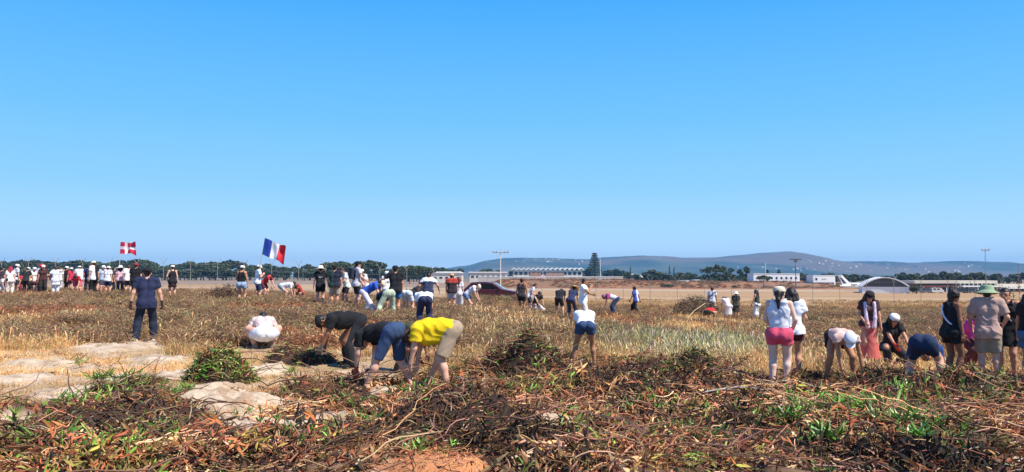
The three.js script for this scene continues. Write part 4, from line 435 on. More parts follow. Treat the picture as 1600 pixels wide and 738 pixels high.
function bounds(prims, m = .02) { const lo = [1e9, 1e9, 1e9], hi = [-1e9, -1e9, -1e9]; for (const [a, b, ra, rb] of prims) { const r = Math.max(ra, rb) + m; for (const p of [a, b]) { lo[0] = Math.min(lo[0], p.x - r); lo[1] = Math.min(lo[1], p.y - r); lo[2] = Math.min(lo[2], p.z - r); hi[0] = Math.max(hi[0], p.x + r); hi[1] = Math.max(hi[1], p.y + r); hi[2] = Math.max(hi[2], p.z + r); } } return [lo, hi]; }
function ik(a, b, l1, l2, hint) { const d = b.clone().sub(a); let L = d.length(); const mx = (l1 + l2) * .998; const end = b.clone(); if (L > mx) { end.copy(a).addScaledVector(d, mx / L); L = mx; } const n = end.clone().sub(a).normalize(); const c = clamp((l1 * l1 + L * L - l2 * l2) / (2 * l1 * L), -1, 1), h = hint.clone().addScaledVector(n, -hint.dot(n)); if (h.lengthSq() < 1e-6) h.set(0, 0, 1); h.normalize(); return [a.clone().addScaledVector(n, l1 * c).addScaledVector(h, l1 * Math.sqrt(1 - c * c)), end]; }
const bodyMat = new THREE.MeshStandardMaterial({ vertexColors: true, roughness: .62 }), clothMat = new THREE.MeshStandardMaterial({ vertexColors: true, roughness: .92 }), hairMat = new THREE.MeshStandardMaterial({ vertexColors: true, roughness: .55 }), gloveMat = clothMat;
const SKIN = { l: '#dfa88c', m: '#c98f70', t: '#b07a58', d: '#8a5a40', p: '#e8bfa8' };
const POSE = {
  stand: { hip: [.93, 0], pitch: .04, feet: [[-.11, .02], [.11, 0]], hands: [[-.27, .80, .06], [.27, .80, .06]], head: .12 },
  walk: { hip: [.915, 0], pitch: .08, feet: [[-.1, .22], [.1, -.2]], hands: [[-.28, .84, -.12], [.28, .86, .2]], head: .15 },
  work: { hip: [.92, -.03], pitch: .22, feet: [[-.13, .06], [.13, -.04]], hands: [[-.16, 1.0, .36], [.16, 1.02, .36]], head: .55 },
  bend: { hip: [.87, -.16], pitch: 1.72, feet: [[-.19, .02], [.19, -.03]], hands: [[-.16, .2, .42], [.16, .24, .46]], head: 2.15 },
  half: { hip: [.88, -.12], pitch: 1.15, feet: [[-.16, .04], [.16, -.04]], hands: [[-.15, .5, .5], [.15, .46, .5]], head: 1.5 },
  squat: { hip: [.3, -.1], pitch: .75, feet: [[-.2, .08], [.2, .04]], hands: [[-.12, .16, .5], [.12, .18, .48]], head: 1.0, splay: .8 },
  kneel: { hip: [.5, -.14], pitch: .55, feet: [[-.16, .18], [.16, -.2]], hands: [[-.12, .45, .46], [.14, .42, .44]], head: .8, splay: .4 },
};
function person(px, D, H, yawDeg, pose, o, label, group) {
  const s = H / 1.72, ps = { ...POSE[pose], ...(o.pose || {}) }, fem = o.f ? 1 : 0, w = o.w || 1, yaw = rad(yawDeg) - Math.atan((px - 800) / FOC), base = at(px, D), near = D < 26, cell = near ? .016 : D < 36 ? .02 : .026;
  const root = thing('person', label, 'person', base, yaw, group); reseed(Math.round(px * 31 + D * 17));
  const loc = (x, z) => groundY(base.x + x * Math.cos(yaw) + z * Math.sin(yaw), base.z - x * Math.sin(yaw) + z * Math.cos(yaw)) - base.y;
  const S = (x, y, z) => V(x * s, y * s, z * s);
  const tilt = ps.lean || 0;
  const fy = ps.feet.map(([x, z]) => loc(x * s, z * s)), fm = (fy[0] + fy[1]) / 2;
  const P = S(ps.shift || 0, ps.hip[0], ps.hip[1]); P.y += fm;
  const ax = (p, l) => V(Math.sin(l), Math.cos(p) * Math.cos(l), Math.sin(p) * Math.cos(l)).normalize(), fw = p => V(0, -Math.sin(p), Math.cos(p)), X = V(Math.cos(tilt), -Math.sin(tilt), 0);
  const p0 = ps.pitch * .82, p1 = ps.pitch, p2 = ps.pitch * 1.1, hp = ps.head, hy = ps.headYaw || 0;
  const u0 = ax(p0, tilt), u1 = ax(p1, tilt), u2 = ax(p2, tilt);
  const W = P.clone().addScaledVector(u0, .17 * s), Ch = W.clone().addScaledVector(u1, .2 * s), Sc = Ch.clone().addScaledVector(u2, .14 * s), Nk = Sc.clone().addScaledVector(u2, .065 * s).addScaledVector(fw(p2), .012 * s);
  const hu = ax(hp, tilt * .5), hn0 = fw(hp), hx0 = V(1, 0, 0), hn = hn0.clone().multiplyScalar(Math.cos(hy)).addScaledVector(hx0, Math.sin(hy)).normalize(), hx = hu.clone().cross(hn).normalize(); 
  const Hc = Nk.clone().addScaledVector(hu, .105 * s).addScaledVector(hn, .02 * s);
  const off = (p, x, f, pit) => p.clone().addScaledVector(X, x * s).addScaledVector(fw(pit), f * s);
  const hipW = .092 + .012 * fem, shW = (.19 - .022 * fem) * Math.sqrt(w), r = (v, k = w) => v * s * k;
  const legs = [-1, 1].map((sd, i) => { const hip = off(P, sd * hipW, 0, p0); const ank = S(ps.feet[i][0], .085, ps.feet[i][1]); ank.y += fy[i]; const [kn, an] = ik(hip, ank, .44 * s, .425 * s, V(sd * (ps.splay || .12), 0, 1)); const ta = (ps.toe ?? .2) * sd, td = V(Math.sin(ta), 0, Math.cos(ta)); return { sd, hip, kn, an, heel: an.clone().add(V(0, -.045 * s, 0)).addScaledVector(td, -.04 * s), toe: an.clone().add(V(0, -.055 * s, 0)).addScaledVector(td, .155 * s) }; });
  const arms = [-1, 1].map((sd, i) => { const sh = off(Sc, sd * shW, 0, p2); const t = ps.hands[i]; const tgt = S(t[0], t[1], t[2]); tgt.y += fm; const eh = (ps.elbow && ps.elbow[i]) || [sd * .6, -.25, -.8]; const [el, wr] = ik(sh, tgt, .285 * s, .25 * s, V(...eh)); return { sd, sh, el, wr }; });
  const torso = inf => { const q = [], R2 = (v) => r(v * .92) + inf; for (const sd of [-1, 1]) { q.push([off(P, sd * .065, 0, p0), off(W, sd * (.058 - .008 * fem), 0, p0), R2(.108), R2(.094 - .008 * fem)]); q.push([off(W, sd * (.058 - .008 * fem), 0, p1), off(Ch, sd * .082, .005, p1), R2(.094 - .008 * fem), R2(.104 - .006 * fem)]); q.push([off(Ch, sd * .082, .005, p1), off(Sc, sd * .095, -.01, p2), R2(.104 - .006 * fem), R2(.066)]); q.push([off(Sc, sd * .07, -.01, p2), off(Sc, sd * shW * .96, 0, p2), R2(.06), R2(.056 - .006 * fem)]); if (fem) q.push([off(Ch, sd * .07, .075, p1), off(Ch, sd * .07, .08, p1).addScaledVector(u1, -.03 * s), R2(.052), R2(.056)]); else if (w > 1.08) q.push([off(W, sd * .03, .05, p1), off(P, sd * .03, .06, p0), R2(.08), R2(.07)]); } return q; };
  const pelvis = inf => { const q = []; for (const l of legs) { q.push([off(P, l.sd * .05, 0, p0), off(P, l.sd * (hipW + .012 * fem), -.01, p0), r(.104) + inf, r(.092) + inf]); q.push([off(P, l.sd * .07, -.055, p0).addScaledVector(u0, -.03 * s), l.hip.clone().lerp(l.kn, .12).addScaledVector(fw(p0), -.03 * s), r(.082 + .01 * fem) + inf, r(.082) + inf]); } return q; };
  const thigh = (l, t, i0, i1, cut) => [l.hip, l.hip.clone().lerp(l.kn, t), r(.085 + .006 * fem) + i0, mix(r(.085 + .006 * fem), r(.057), t) + i1, cut];
  const calf = (l, inf) => { const m = l.kn.clone().lerp(l.an, .32), bk = l.kn.clone().sub(l.an).cross(V(1, 0, 0)).normalize(); if (bk.z > 0) bk.negate(); m.addScaledVector(bk, .018 * s); return [[l.kn, m, r(.055) + inf, r(.057) + inf], [m, l.an, r(.057) + inf, r(.036) + inf]]; };
  const skin = C(SKIN[o.skin || 'm']).toArray();
  // body
  const bp = torso(-.004).concat(pelvis(-.004)); for (const l of legs) { bp.push(thigh(l, 1, 0, 0)); bp.push(...calf(l, 0)); bp.push([l.an, l.heel, r(.036), r(.034)], [l.heel, l.toe, r(.034), r(.027)]); } for (const a of arms) { bp.push([a.sh, a.el, r(.05 - .006 * fem), r(.04 - .004 * fem)], [a.el, a.wr, r(.041 - .004 * fem), r(.027)]); } bp.push([Sc, Nk.clone().addScaledVector(hu, .04 * s), .06 * s, .05 * s]);
  const geos = []; const skinC = (x, y, z) => { const n = .93 + .14 * vnoise(x * 14 + z * 9 + px, y * 14); return [skin[0] * n, skin[1] * n, skin[2] * n]; };
  geos.push(toGeo(nets(field(bp, .03 * s), ...bounds(bp), cell), skinC));
  // head
  const Q = (a, b, c) => Hc.clone().addScaledVector(hx, a * s).addScaledVector(hu, b * s).addScaledVector(hn, c * s);
  const hpR = [[Q(0, .035, -.022), Q(0, .03, .02), .086 * s, .078 * s], [Q(0, -.005, .03), Q(0, -.07, .045), .066 * s, .04 * s], [Q(-.036, -.045, .01), Q(0, -.085, .052), .034 * s, .027 * s], [Q(.036, -.045, .01), Q(0, -.085, .052), .034 * s, .027 * s], [Q(0, .012, .09), Q(0, -.03, .108), .008 * s, .013 * s], [Q(-.085, .005, -.008), Q(-.083, -.028, -.004), .015 * s, .01 * s], [Q(.085, .005, -.008), Q(.083, -.028, -.004), .015 * s, .01 * s], [Q(-.034, .028, .078), Q(.034, .028, .078), .014 * s, .014 * s], [Q(-.018, -.056, .086), Q(.018, -.056, .086), .008 * s, .008 * s], [Q(0, -.05, -.02), Nk.clone().addScaledVector(u2, -.03 * s), .056 * s, .058 * s]];
  const eyes = [Q(-.032, .008, .09), Q(.032, .008, .09)], lip = Q(0, -.056, .092);
  geos.push(toGeo(nets(field(hpR, .018 * s), ...bounds(hpR), near ? .0085 : .014), (x, y, z) => { for (const e of eyes) if (Math.hypot(x - e.x, y - e.y, z - e.z) < .012 * s) return [.03, .022, .018]; if (Math.hypot(x - lip.x, (y - lip.y) * 1.8, z - lip.z) < .02 * s) return [skin[0] * .85, skin[1] * .55, skin[2] * .55]; return skinC(x, y, z); }));
  // hands
  const handPrims = (a, inf) => { const d = a.wr.clone().sub(a.el).normalize(); if (ps.handDown) d.lerp(V(0, -1, .3), .5).normalize(); let n = V(-a.sd, 0, .15); n.addScaledVector(d, -n.dot(d)).normalize(); let wd = d.clone().cross(n).normalize(); if (wd.z < 0) wd.negate(); const q = [], cu = ps.curl ?? .5, w0 = a.wr.clone().addScaledVector(d, .01 * s); [.036, .012, -.012, -.034].forEach((u, i) => { let p = a.wr.clone().addScaledVector(d, (.092 - Math.abs(i - 1) * .005) * s).addScaledVector(wd, u * s); q.push([w0.clone().addScaledVector(wd, u * .5 * s), p, .015 * s + inf, .0115 * s + inf]); const len = [.9, 1, .95, .75][i]; let ang = cu * .6; for (const [L, rr] of [[.042, .0095], [.027, .0088], [.021, .008]]) { const dd = d.clone().multiplyScalar(Math.cos(ang)).addScaledVector(n, Math.sin(ang)); const e = p.clone().addScaledVector(dd, L * len * s); q.push([p, e, rr * s + inf, rr * .9 * s + inf]); p = e; ang += cu * .7; } });
    let tp = a.wr.clone().addScaledVector(d, .03 * s).addScaledVector(wd, .03 * s); for (const [L, kk] of [[.042, .75], [.032, .45], [.026, .2]]) { const dd = d.clone().multiplyScalar(1 - kk).addScaledVector(wd, kk).addScaledVector(n, .35).normalize(); const e = tp.clone().addScaledVector(dd, L * s); q.push([tp, e, .0125 * s + inf, .0105 * s + inf]); tp = e; } q.push([a.wr.clone().addScaledVector(d, -.04 * s), w0, .027 * s + inf, .022 * s + inf]); return q; };
  const hc = near ? .0055 : .0085; for (const a of arms) { const q = handPrims(a, 0); geos.push(toGeo(nets(field(q, .008 * s), ...bounds(q, .012), hc), skinC)); }
  obj('body', mergeGeometries(geos), bodyMat, root);
  // clothes
  const wr = amp => (d, x, y, z) => { const q = vnoise(x * 6 + px, y * 6 + z * 5), e = y * .75 + (x + z) * .45 * (q > .5 ? 1 : -1); return d + amp * ((vnoise(x * 11 + y * 4 + D, y * 5 + z * 11) - .5) * 1.2 + 1.1 * Math.pow(Math.abs(Math.sin(30 * e + 8 * q)), .7) - .55); };
  const infl = near ? .013 : .014;
  const cloth = (name, prims, k, amp, col, pat, post) => { const base3 = C(col).toArray(), wf = wr(amp); const f = field(prims, k, (d, x, y, z) => { let v = wf(d, x, y, z); return post ? post(v, x, y, z) : v; }); const cf = (x, y, z) => { const n = .86 + .2 * vnoise(x * 22 + px, y * 22 + z * 19) + .12 * vnoise(x * 70, y * 70 + z * 50); const b = (pat && pat(x, y, z)) || base3; return [b[0] * n, b[1] * n, b[2] * n]; }; return obj(name, toGeo(nets(f, ...bounds(prims), cell), cf), clothMat, root); };
  const plane = (pt, n) => (x, y, z) => (x - pt.x) * n.x + (y - pt.y) * n.y + (z - pt.z) * n.z;
  if (o.top) { const t = o.top, bent = ps.pitch > .75, hemL = bent ? Math.min(t.hem ?? .1, .015) : t.hem ?? .1, inf = infl + (t.loose ?? .006) * .7, q = torso(inf); const hemP = P.clone().addScaledVector(u0, -hemL * s); if (hemL > 0) for (const sd of [-1, 1]) q.push([off(W, sd * .05, 0, p0), off(hemP, sd * (.075 + .01 * fem), -.015, p0), r(.09) + inf, r(.104 + .008 * fem) + inf]); 
    if (!bent && hemL > .04) q.push(...pelvis(inf + .008)); if (bent) for (const sd of [-1, 1]) { const dn = V(0, -(.035 + (t.loose ?? .006) * 2.2) * s, 0); q.push([off(W, sd * .045, 0, p1).add(dn), off(Ch, sd * .07, 0, p1).addScaledVector(dn, 1.25), r(.082) + inf, r(.09) + inf], [off(P, sd * .05, 0, p0).addScaledVector(u0, .06 * s).addScaledVector(dn, .5), off(W, sd * .045, 0, p1).add(dn), r(.088) + inf, r(.082) + inf]); } const hem = plane(hemP, u0.clone().negate()); const neckP = Nk.clone().addScaledVector(u2, t.neck ?? .0), slv = t.sleeve ?? .62; const sl = []; if (slv > 0) for (const a of arms) { if (slv <= 1) sl.push([a.sh.clone(), a.sh.clone().lerp(a.el, slv), r(.05) + inf, r(.05) + inf * 1.25, true]); else { sl.push([a.sh, a.el, r(.056) + inf, r(.045) + inf]); sl.push([a.el, a.el.clone().lerp(a.wr, slv - 1), r(.045) + inf, r(.034) + inf, true]); } }
    const all = q.concat(sl); const fs = sl.length ? field(sl, .01) : null; const ft = field(q, .04 * s), tank = slv <= 0;
    const b3 = C(t.c).toArray(), wf = wr(near ? .0115 : .008), c2 = t.c2 ? C(t.c2).toArray() : null;
    const f = (x, y, z) => { let d = ft(x, y, z); d = Math.max(d, hem(x, y, z)); if (tank) { for (const a of arms) { const ex = a.el.x - a.sh.x, ey = a.el.y - a.sh.y, ez = a.el.z - a.sh.z, tt = clamp(((x - a.sh.x) * ex + (y - a.sh.y) * ey + (z - a.sh.z) * ez) / (ex * ex + ey * ey + ez * ez), 0, 1), dd = Math.hypot(x - a.sh.x - ex * tt, y - a.sh.y - ey * tt, z - a.sh.z - ez * tt); d = Math.max(d, mix(.09, .052, Math.min(1, tt * 3)) * s - dd); } } if (fs) { const e = fs(x, y, z), k = .03, h = Math.max(k - Math.abs(d - e), 0); d = Math.min(d, e) - h * h / k * .25; } d = Math.max(d, (tank ? .1 : .068) * s - Math.hypot(x - neckP.x, y - neckP.y, z - neckP.z)); if (t.open !== undefined) { const v = (x - W.x) * u1.x + (y - W.y) * u1.y + (z - W.z) * u1.z; d = Math.max(d, t.open * s - v); } return wf(d, x, y, z); };
    const fwd = fw(p1); const cf = (x, y, z) => { const n = .86 + .2 * vnoise(x * 22 + px, y * 22 + z * 19) + .12 * vnoise(x * 70, y * 70 + z * 50); let b = b3; if (c2) { const f0 = (x - Ch.x) * fwd.x + (y - Ch.y) * fwd.y + (z - Ch.z) * fwd.z, v = (x - W.x) * u1.x + (y - W.y) * u1.y + (z - W.z) * u1.z, hz = x; if (t.pat === 'back' ? (f0 < 0 && Math.abs(hz) < .14 * s && v > -.02 && v < .3) : t.pat === 'logo' ? (f0 < 0 && Math.abs(v - .16 * s - Math.abs(hz) * .35) < .028 * s && Math.abs(hz) < .08 * s) : t.pat === 'sash' ? Math.abs(hz * .8 + v - .16) < .04 : t.pat === 'side' ? hz > .05 * s : t.pat === 'stripe' ? (Math.floor((v + 1) * 14) % 2 === 0) : t.pat === 'yoke' ? v > .22 * s : t.pat === 'dots' ? vnoise(x * 30, y * 30 + z * 20) > .68 : false) b = c2; } return [b[0] * n, b[1] * n, b[2] * n]; };
    obj(t.n || 'shirt', toGeo(nets(f, ...bounds(all), cell), cf), clothMat, root); }
  if (o.bot) { const b = o.bot, inf = infl + (b.loose ?? .006), q = pelvis(inf); const len = b.len ?? .62; const wp = P.clone().addScaledVector(u0, (b.rise ?? .1) * s); for (const sd of [-1, 1]) q.push([off(P, sd * .06, 0, p0), off(wp, sd * .055, 0, p0), r(.104) + inf, r(.094) + inf]);
    if (b.skirt) { const e = V(P.x, P.y - b.skirt * s, (P.z + (legs[0].an.z + legs[1].an.z) / 2) / 2); const n = 10; for (let i = 0; i < n; i++) { const a = i / n * 6.283; q.push([P.clone().add(V(Math.cos(a) * .07 * s, 0, Math.sin(a) * .03 * s)), e.clone().add(V(Math.cos(a) * b.flare * s, 0, Math.sin(a) * b.flare * .8 * s)), r(.09), .035 * s, true]); } q.push([P, e, r(.13) + inf, b.flare * s, true]); }
    else for (const l of legs) { if (len <= 1) q.push(thigh(l, len, inf, inf + (b.flare ?? .018), true)); else { q.push(thigh(l, 1, inf, inf + .012)); const cq = calf(l, inf + .012); if (len >= 2) { q.push(cq[0]); q.push([cq[1][0], l.an.clone().add(V(0, -.03 * s, 0)), r(.057) + inf + .01, r(.05) + inf + .012, true]); } else q.push([l.kn, l.kn.clone().lerp(l.an, len - 1), r(.057) + inf + .012, r(.057) + inf + .016, true]); } }
    const wpl = plane(wp, u0); cloth(b.n || (len > 1.4 ? 'trousers' : b.skirt ? 'skirt' : 'shorts'), q, (pose === 'squat' ? .008 : .025) * s, near ? .006 : .006, b.c, null, (d, x, y, z) => Math.max(d, wpl(x, y, z))); }
  // shoes, gloves
  if (o.shoes) for (const l of legs) { const q = [[l.an, l.heel, r(.04) + .01, r(.038) + .01, false, true], [l.heel, l.toe, r(.036) + .01, r(.03) + .01]]; obj('shoe', toGeo(nets(field(q, .02), ...bounds(q), near ? .012 : .018), () => C(o.shoes).toArray()), clothMat, root); }
  if (o.gloves) for (const a of arms) { const q = handPrims(a, .006); obj('glove', toGeo(nets(field(q, .012), ...bounds(q, .016), near ? .007 : .011), (x, y, z) => { const c = C(o.gloves).toArray(), n = .85 + .3 * vnoise(x * 40, y * 40); return c.map(v => v * n); }), gloveMat, root); }
  // hair
  if (o.hair) { const [hc2, style] = o.hair, c0 = C(hc2).toArray(), capD = o.hat ? -.006 : 0, q = [[Q(0, .036, -.026), Q(0, .032, .012), (.097 + capD) * s, (.088 + capD) * s]], ext = []; 
    if (style !== 'short') q.push([Q(0, .0, -.06), Q(0, -.07, -.055), .075 * s, .06 * s]); else q.push([Q(0, .0, -.05), Q(0, -.05, -.05), .066 * s, .05 * s]);
    if (style === 'pony') { const a = Q(0, .03, -.11), b = Nk.clone().addScaledVector(fw(p2), -.1 * s), c = b.clone().add(V(0, -.16 * s, -.02 * s)); ext.push([a, b, .03 * s, .04 * s], [b, c, .04 * s, .014 * s]); }
    if (style === 'long') { const dn = hp > 1.2 ? V(0, -1, 0) : u2.clone().negate(); for (const e of [-.07, -.025, .025, .07]) { const a = Q(e, .0, -.06), b = Q(e * 1.3, -.12, -.075), c = b.clone().addScaledVector(dn, .17 * s).addScaledVector(hn, -.03 * s); ext.push([a, b, .05 * s, .048 * s], [b, c, .048 * s, .02 * s]); } for (const e of [-1, 1]) ext.push([Q(e * .085, .02, .0), Q(e * .1, -.16, .03), .03 * s, .03 * s]); }
    if (style === 'bun') ext.push([Q(0, .06, -.12), Q(0, .065, -.125), .045 * s, .045 * s]);
    if (style === 'curly') { for (let i = 0; i < 22; i++) { const a = R(0, 6.28), e = R(-.4, 1.2); const p = Q(Math.cos(a) * Math.cos(e) * .1, .03 + Math.sin(e) * .09, -.03 + Math.sin(a) * Math.cos(e) * .08); ext.push([p, p.clone().addScaledVector(hu, .01), .03 * s, .028 * s]); } }
    const all = q.concat(ext), ff = field(q, .02 * s), fe = ext.length ? field(ext, .02 * s) : null; const f = (x, y, z) => { const a = (x - Hc.x) * hn.x + (y - Hc.y) * hn.y + (z - Hc.z) * hn.z, b = (x - Hc.x) * hu.x + (y - Hc.y) * hu.y + (z - Hc.z) * hu.z; let d = ff(x, y, z); d = Math.max(d, Math.min(a - (.02 + .0) * s, .055 * s - b)); d = Math.max(d, (a * .5 - b) - .085 * s); if (fe) { let e = fe(x, y, z); e = Math.max(e, Math.min(a - .07 * s, .075 * s - b)); d = Math.min(d, e); } return d + .003 * Math.sin(x * 90 + z * 40) * Math.sin(z * 110 + y * 20); };
    obj('hair', toGeo(nets(f, ...bounds(all), near ? .01 : .016), (x, y, z) => { const n = .75 + .5 * vnoise(x * 60 + px, y * 8 + z * 60); return c0.map(v => v * n); }), hairMat, root); }
  // hats
  if (o.hat) { const [ty, hcol, vcol] = o.hat; const hg = new THREE.Group(); const bm = new THREE.Matrix4().makeBasis(hx, hu, hn); bm.setPosition(Q(0, .045, -.01)); const lathe = pts => new THREE.LatheGeometry(pts.map(([a, b]) => new THREE.Vector2(a * s, b * s)), near ? 28 : 18); let m; const hm = M(hcol, .9, { side: THREE.DoubleSide });
    if (ty === 'cap') { const g = lathe([[.108, -.01], [.11, .012], [.106, .04], [.092, .064], [.062, .082], [.02, .09], [0, .09]]); g.scale(.98, 1, 1.1); g.applyMatrix4(bm); m = obj('cap', g, hm, root); const sh = new THREE.Shape(); sh.moveTo(-.085 * s, 0); sh.bezierCurveTo(-.09 * s, .12 * s, .09 * s, .12 * s, .085 * s, 0); sh.bezierCurveTo(.06 * s, .035 * s, -.06 * s, .035 * s, -.085 * s, 0); const vg = new THREE.ExtrudeGeometry(sh, { depth: .006 * s, bevelEnabled: false, curveSegments: 10 }); const va = vg.attributes.position; for (let i = 0; i < va.count; i++) va.setZ(i, va.getZ(i) + 3.2 / s * va.getX(i) * va.getX(i)); vg.rotateX(Math.PI / 2); vg.translate(0, -.002 * s, .085 * s); if (o.capBack) vg.rotateY(Math.PI); vg.applyMatrix4(bm); vg.computeVertexNormals(); obj('visor', vg, M(vcol || hcol, .9, { side: THREE.DoubleSide }), m); }
    else { const pts = ty === 'bucket' ? [[.185, -.062], [.18, -.056], [.125, -.008], [.116, .0], [.108, .06], [.098, .082], [.05, .09], [0, .09]] : ty === 'straw' ? [[.235, -.03], [.23, -.022], [.15, -.004], [.115, .0], [.11, .055], [.09, .088], [.045, .098], [0, .097]] : [[.26, -.05], [.255, -.042], [.16, -.012], [.118, .0], [.114, .06], [.096, .1], [.05, .118], [0, .118]]; const g = lathe(pts); const a = g.attributes.position; for (let i = 0; i < a.count; i++) { const x = a.getX(i), z = a.getZ(i), q = Math.hypot(x, z); if (q > .13 * s) a.setY(i, a.getY(i) + .02 * Math.sin(Math.atan2(z, x) * 2 + px) * (q / s - .12) * 6); } g.scale(1, 1, 1.06); g.computeVertexNormals(); g.applyMatrix4(bm); m = obj('hat', g, hm, root); if (vcol) { const bg = lathe([[.12, .002], [.118, .026], [.117, .028]]); bg.scale(1, 1, 1.06); bg.applyMatrix4(bm); obj('hat_band', bg, M(vcol, .9, { side: THREE.DoubleSide }), m); } } }
  // bag strap / backpack / scarf
  if (o.pack) { const g = new RoundedBoxGeometry(.28 * s, .4 * s, .14 * s, 3, .05 * s); const bm = new THREE.Matrix4().makeBasis(X, u1, X.clone().cross(u1)); bm.setPosition(off(Ch, 0, -.2, p1)); g.applyMatrix4(bm); obj('backpack', g, M(o.pack, .8), root); }
  if (o.strap) { const sdd = o.strap[1], pts = [], c = Ch; for (let i = 0; i <= 26; i++) { const a = i / 26 * Math.PI * 2; const t = Math.cos(a); pts.push(off(c, sdd * t * .14, Math.sin(a) * (.145 + .03 * fem), p1).addScaledVector(u1, (t * .2 - .05) * s)); } const g = new THREE.TubeGeometry(new THREE.CatmullRomCurve3(pts, true), 40, .016 * s, 6, true); obj('strap', g, M(o.strap[0], .85), root); }
  if (o.scarf) { const q = []; for (const sd of [-1, 1]) q.push([off(Sc, sd * .1, .07, p2), off(W, sd * .1, .15, p1), .045 * s, .04 * s], [off(W, sd * .1, .15, p1), off(P, sd * .07, .17, p0).addScaledVector(u0, -.05 * s), .04 * s, .05 * s]); q.push([off(Sc, -.1, -.04, p2).addScaledVector(u2, .04 * s), off(Sc, .1, -.04, p2).addScaledVector(u2, .04 * s), .05 * s, .05 * s]); cloth('scarf', q, .03, .006, o.scarf); }
  return root; }

const T = (c, e) => ({ c, ...e }), tank = (c, e) => ({ c, sleeve: 0, loose: .002, ...e });
const blk = '#17171a', navy = '#1d2440', wht = '#e9e9ea', den = '#3a5f92', dden = '#22375c', hairB = '#1d1512', hairBr = '#46301f';
// right hand group
person(1216, 13.4, 1.66, 172, 'stand', { f: 1, skin: 'p', w: 1.12, top: tank('#d6dae4', { hem: -.03 }), bot: { c: '#e0526e', len: .42, flare: .006 }, hair: [hairB, 'pony'], hat: ['cap', '#d9cbb4'], pose: { hands: [[-.2, 1.0, .18], [.16, 1.02, .25]], feet: [[-.1, .05], [.12, -.02]] } }, 'woman in bright pink shorts, grey white tank top and beige cap');
person(1236, 14.7, 1.66, 188, 'stand', { f: 1, skin: 'm', top: T('#e3e6ee', { hem: .08, loose: .02 }), bot: { c: '#5a2030', len: .4 }, hair: [hairB, 'long'], pose: { hands: [[-.2, .95, .12], [.15, 1.09, .08]], elbow: [[-.6, -.2, -.8], [1, -.1, -.35]] } }, 'woman in white tee with elbow out behind the pink shorts');
person(1311, 14.2, 1.68, 18, 'bend', { f: 1, skin: 't', top: T('#d6b4a8', { hem: .04, sleeve: .3 }), bot: { c: '#2a2428', len: .5 }, hair: [hairB, 'short'], hat: ['cap', '#d7dbe6'], shoes: '#2a2a2e', pose: { feet: [[-.27, .0], [.24, -.03]], hands: [[-.1, .2, .42], [.3, .16, .3]], hip: [.84, -.2], pitch: 1.62, head: 1.25 } }, 'person in pale pink top and white cap bending towards the camera');
person(1356, 18.6, 1.66, 14, 'stand', { f: 1, skin: 'm', top: T('#4a3036', { hem: .05 }), bot: { c: '#c7645e', skirt: .82, flare: .21, n: 'long_skirt' }, hair: [hairB, 'long'], hat: ['cap', '#221c20'], scarf: '#d5c3d2', pose: { head: .5, hands: [[-.16, 1.0, .22], [.24, .86, .12]] } }, 'woman in long pink skirt with pale scarf and dark hair');
person(1391, 17.6, 1.66, 24, 'kneel', { f: 1, skin: 'm', top: T('#1f1c1e', {}), bot: { c: '#26262c', len: 1.8 }, hair: [hairB, 'long'], hat: ['cap', '#e6e2df', '#2a2426'], gloves: '#c0452f', pose: { hip: [.46, -.1], pitch: .3, head: .55, hands: [[-.1, .5, .42], [.2, .46, .44]] } }, 'crouching woman in black with a white cap and red gloves');
person(1440, 13.7, 1.76, 176, 'bend', { skin: 'l', w: 1.12, top: T('#24457c', { hem: .0 }), bot: { c: '#1f3050', len: 1.05, loose: .014 }, hair: [hairB, 'short'], shoes: '#d8d6d0', pose: { hip: [.74, -.12], pitch: 1.85, feet: [[-.3, .06], [.24, -.1]], hands: [[-.15, .14, .5], [.15, .16, .46]] } }, 'person in dark blue denim shorts bending away at right');
person(1484, 14.8, 1.66, 128, 'stand', { f: 1, skin: 'd', w: 1.08, top: tank(blk, { hem: .1 }), bot: { c: '#141418', len: .45 }, hair: ['#2c1d16', 'curly'], strap: ['#dfe4f0', 1], pose: { hands: [[-.26, .82, .04], [.2, .92, .2]], head: .2 } }, 'dark haired woman in black sleeveless top with white strap');
person(1508, 17.6, 1.5, 60, 'half', { f: 1, skin: 'm', top: T('#c8409a', { sleeve: 1.8 }), bot: { c: '#5a2a2c', len: 2 }, hair: [hairB, 'short'], shoes: '#333', pose: { pitch: .55, hip: [.72, -.1], hands: [[-.1, .5, .4], [.12, .45, .42]], head: .8 } }, 'person in magenta long sleeved top between two standing adults');
person(1541, 14.6, 1.74, 180, 'stand', { skin: 'l', w: 1.0, top: T('#b8988a', { hem: .15, loose: .018, sleeve: .8 }), bot: { c: '#9c8b76', len: .88, loose: .016, flare: .03 }, hair: [hairB, 'short'], hat: ['bucket', '#8fa583'], shoes: '#b58a62', pose: { hands: [[-.24, 1.02, .2], [.26, .98, .2]] } }, 'man seen from behind in green bucket hat and tan tee');
person(1570, 15.3, 1.7, -12, 'stand', { skin: 'm', w: 1.05, top: tank(blk, { hem: .2 }), bot: { c: blk, skirt: .3, flare: .19, n: 'skirt' }, hair: [hairB, 'short'], strap: ['#8e8e94', -1], pose: { hands: [[-.26, .84, .04], [.27, .82, .06]], head: .05 } }, 'person in black dress with grey strap facing the camera at right');
person(1606, 14.4, 1.66, 150, 'stand', { f: 1, skin: 'm', top: T(blk, { hem: .02 }), bot: { c: '#46678c', len: .6 }, hair: [hairB, 'long'], pose: { hands: [[-.25, .84, .1], [.27, .82, .05]] } }, 'woman in black top and denim cut off by the right edge');
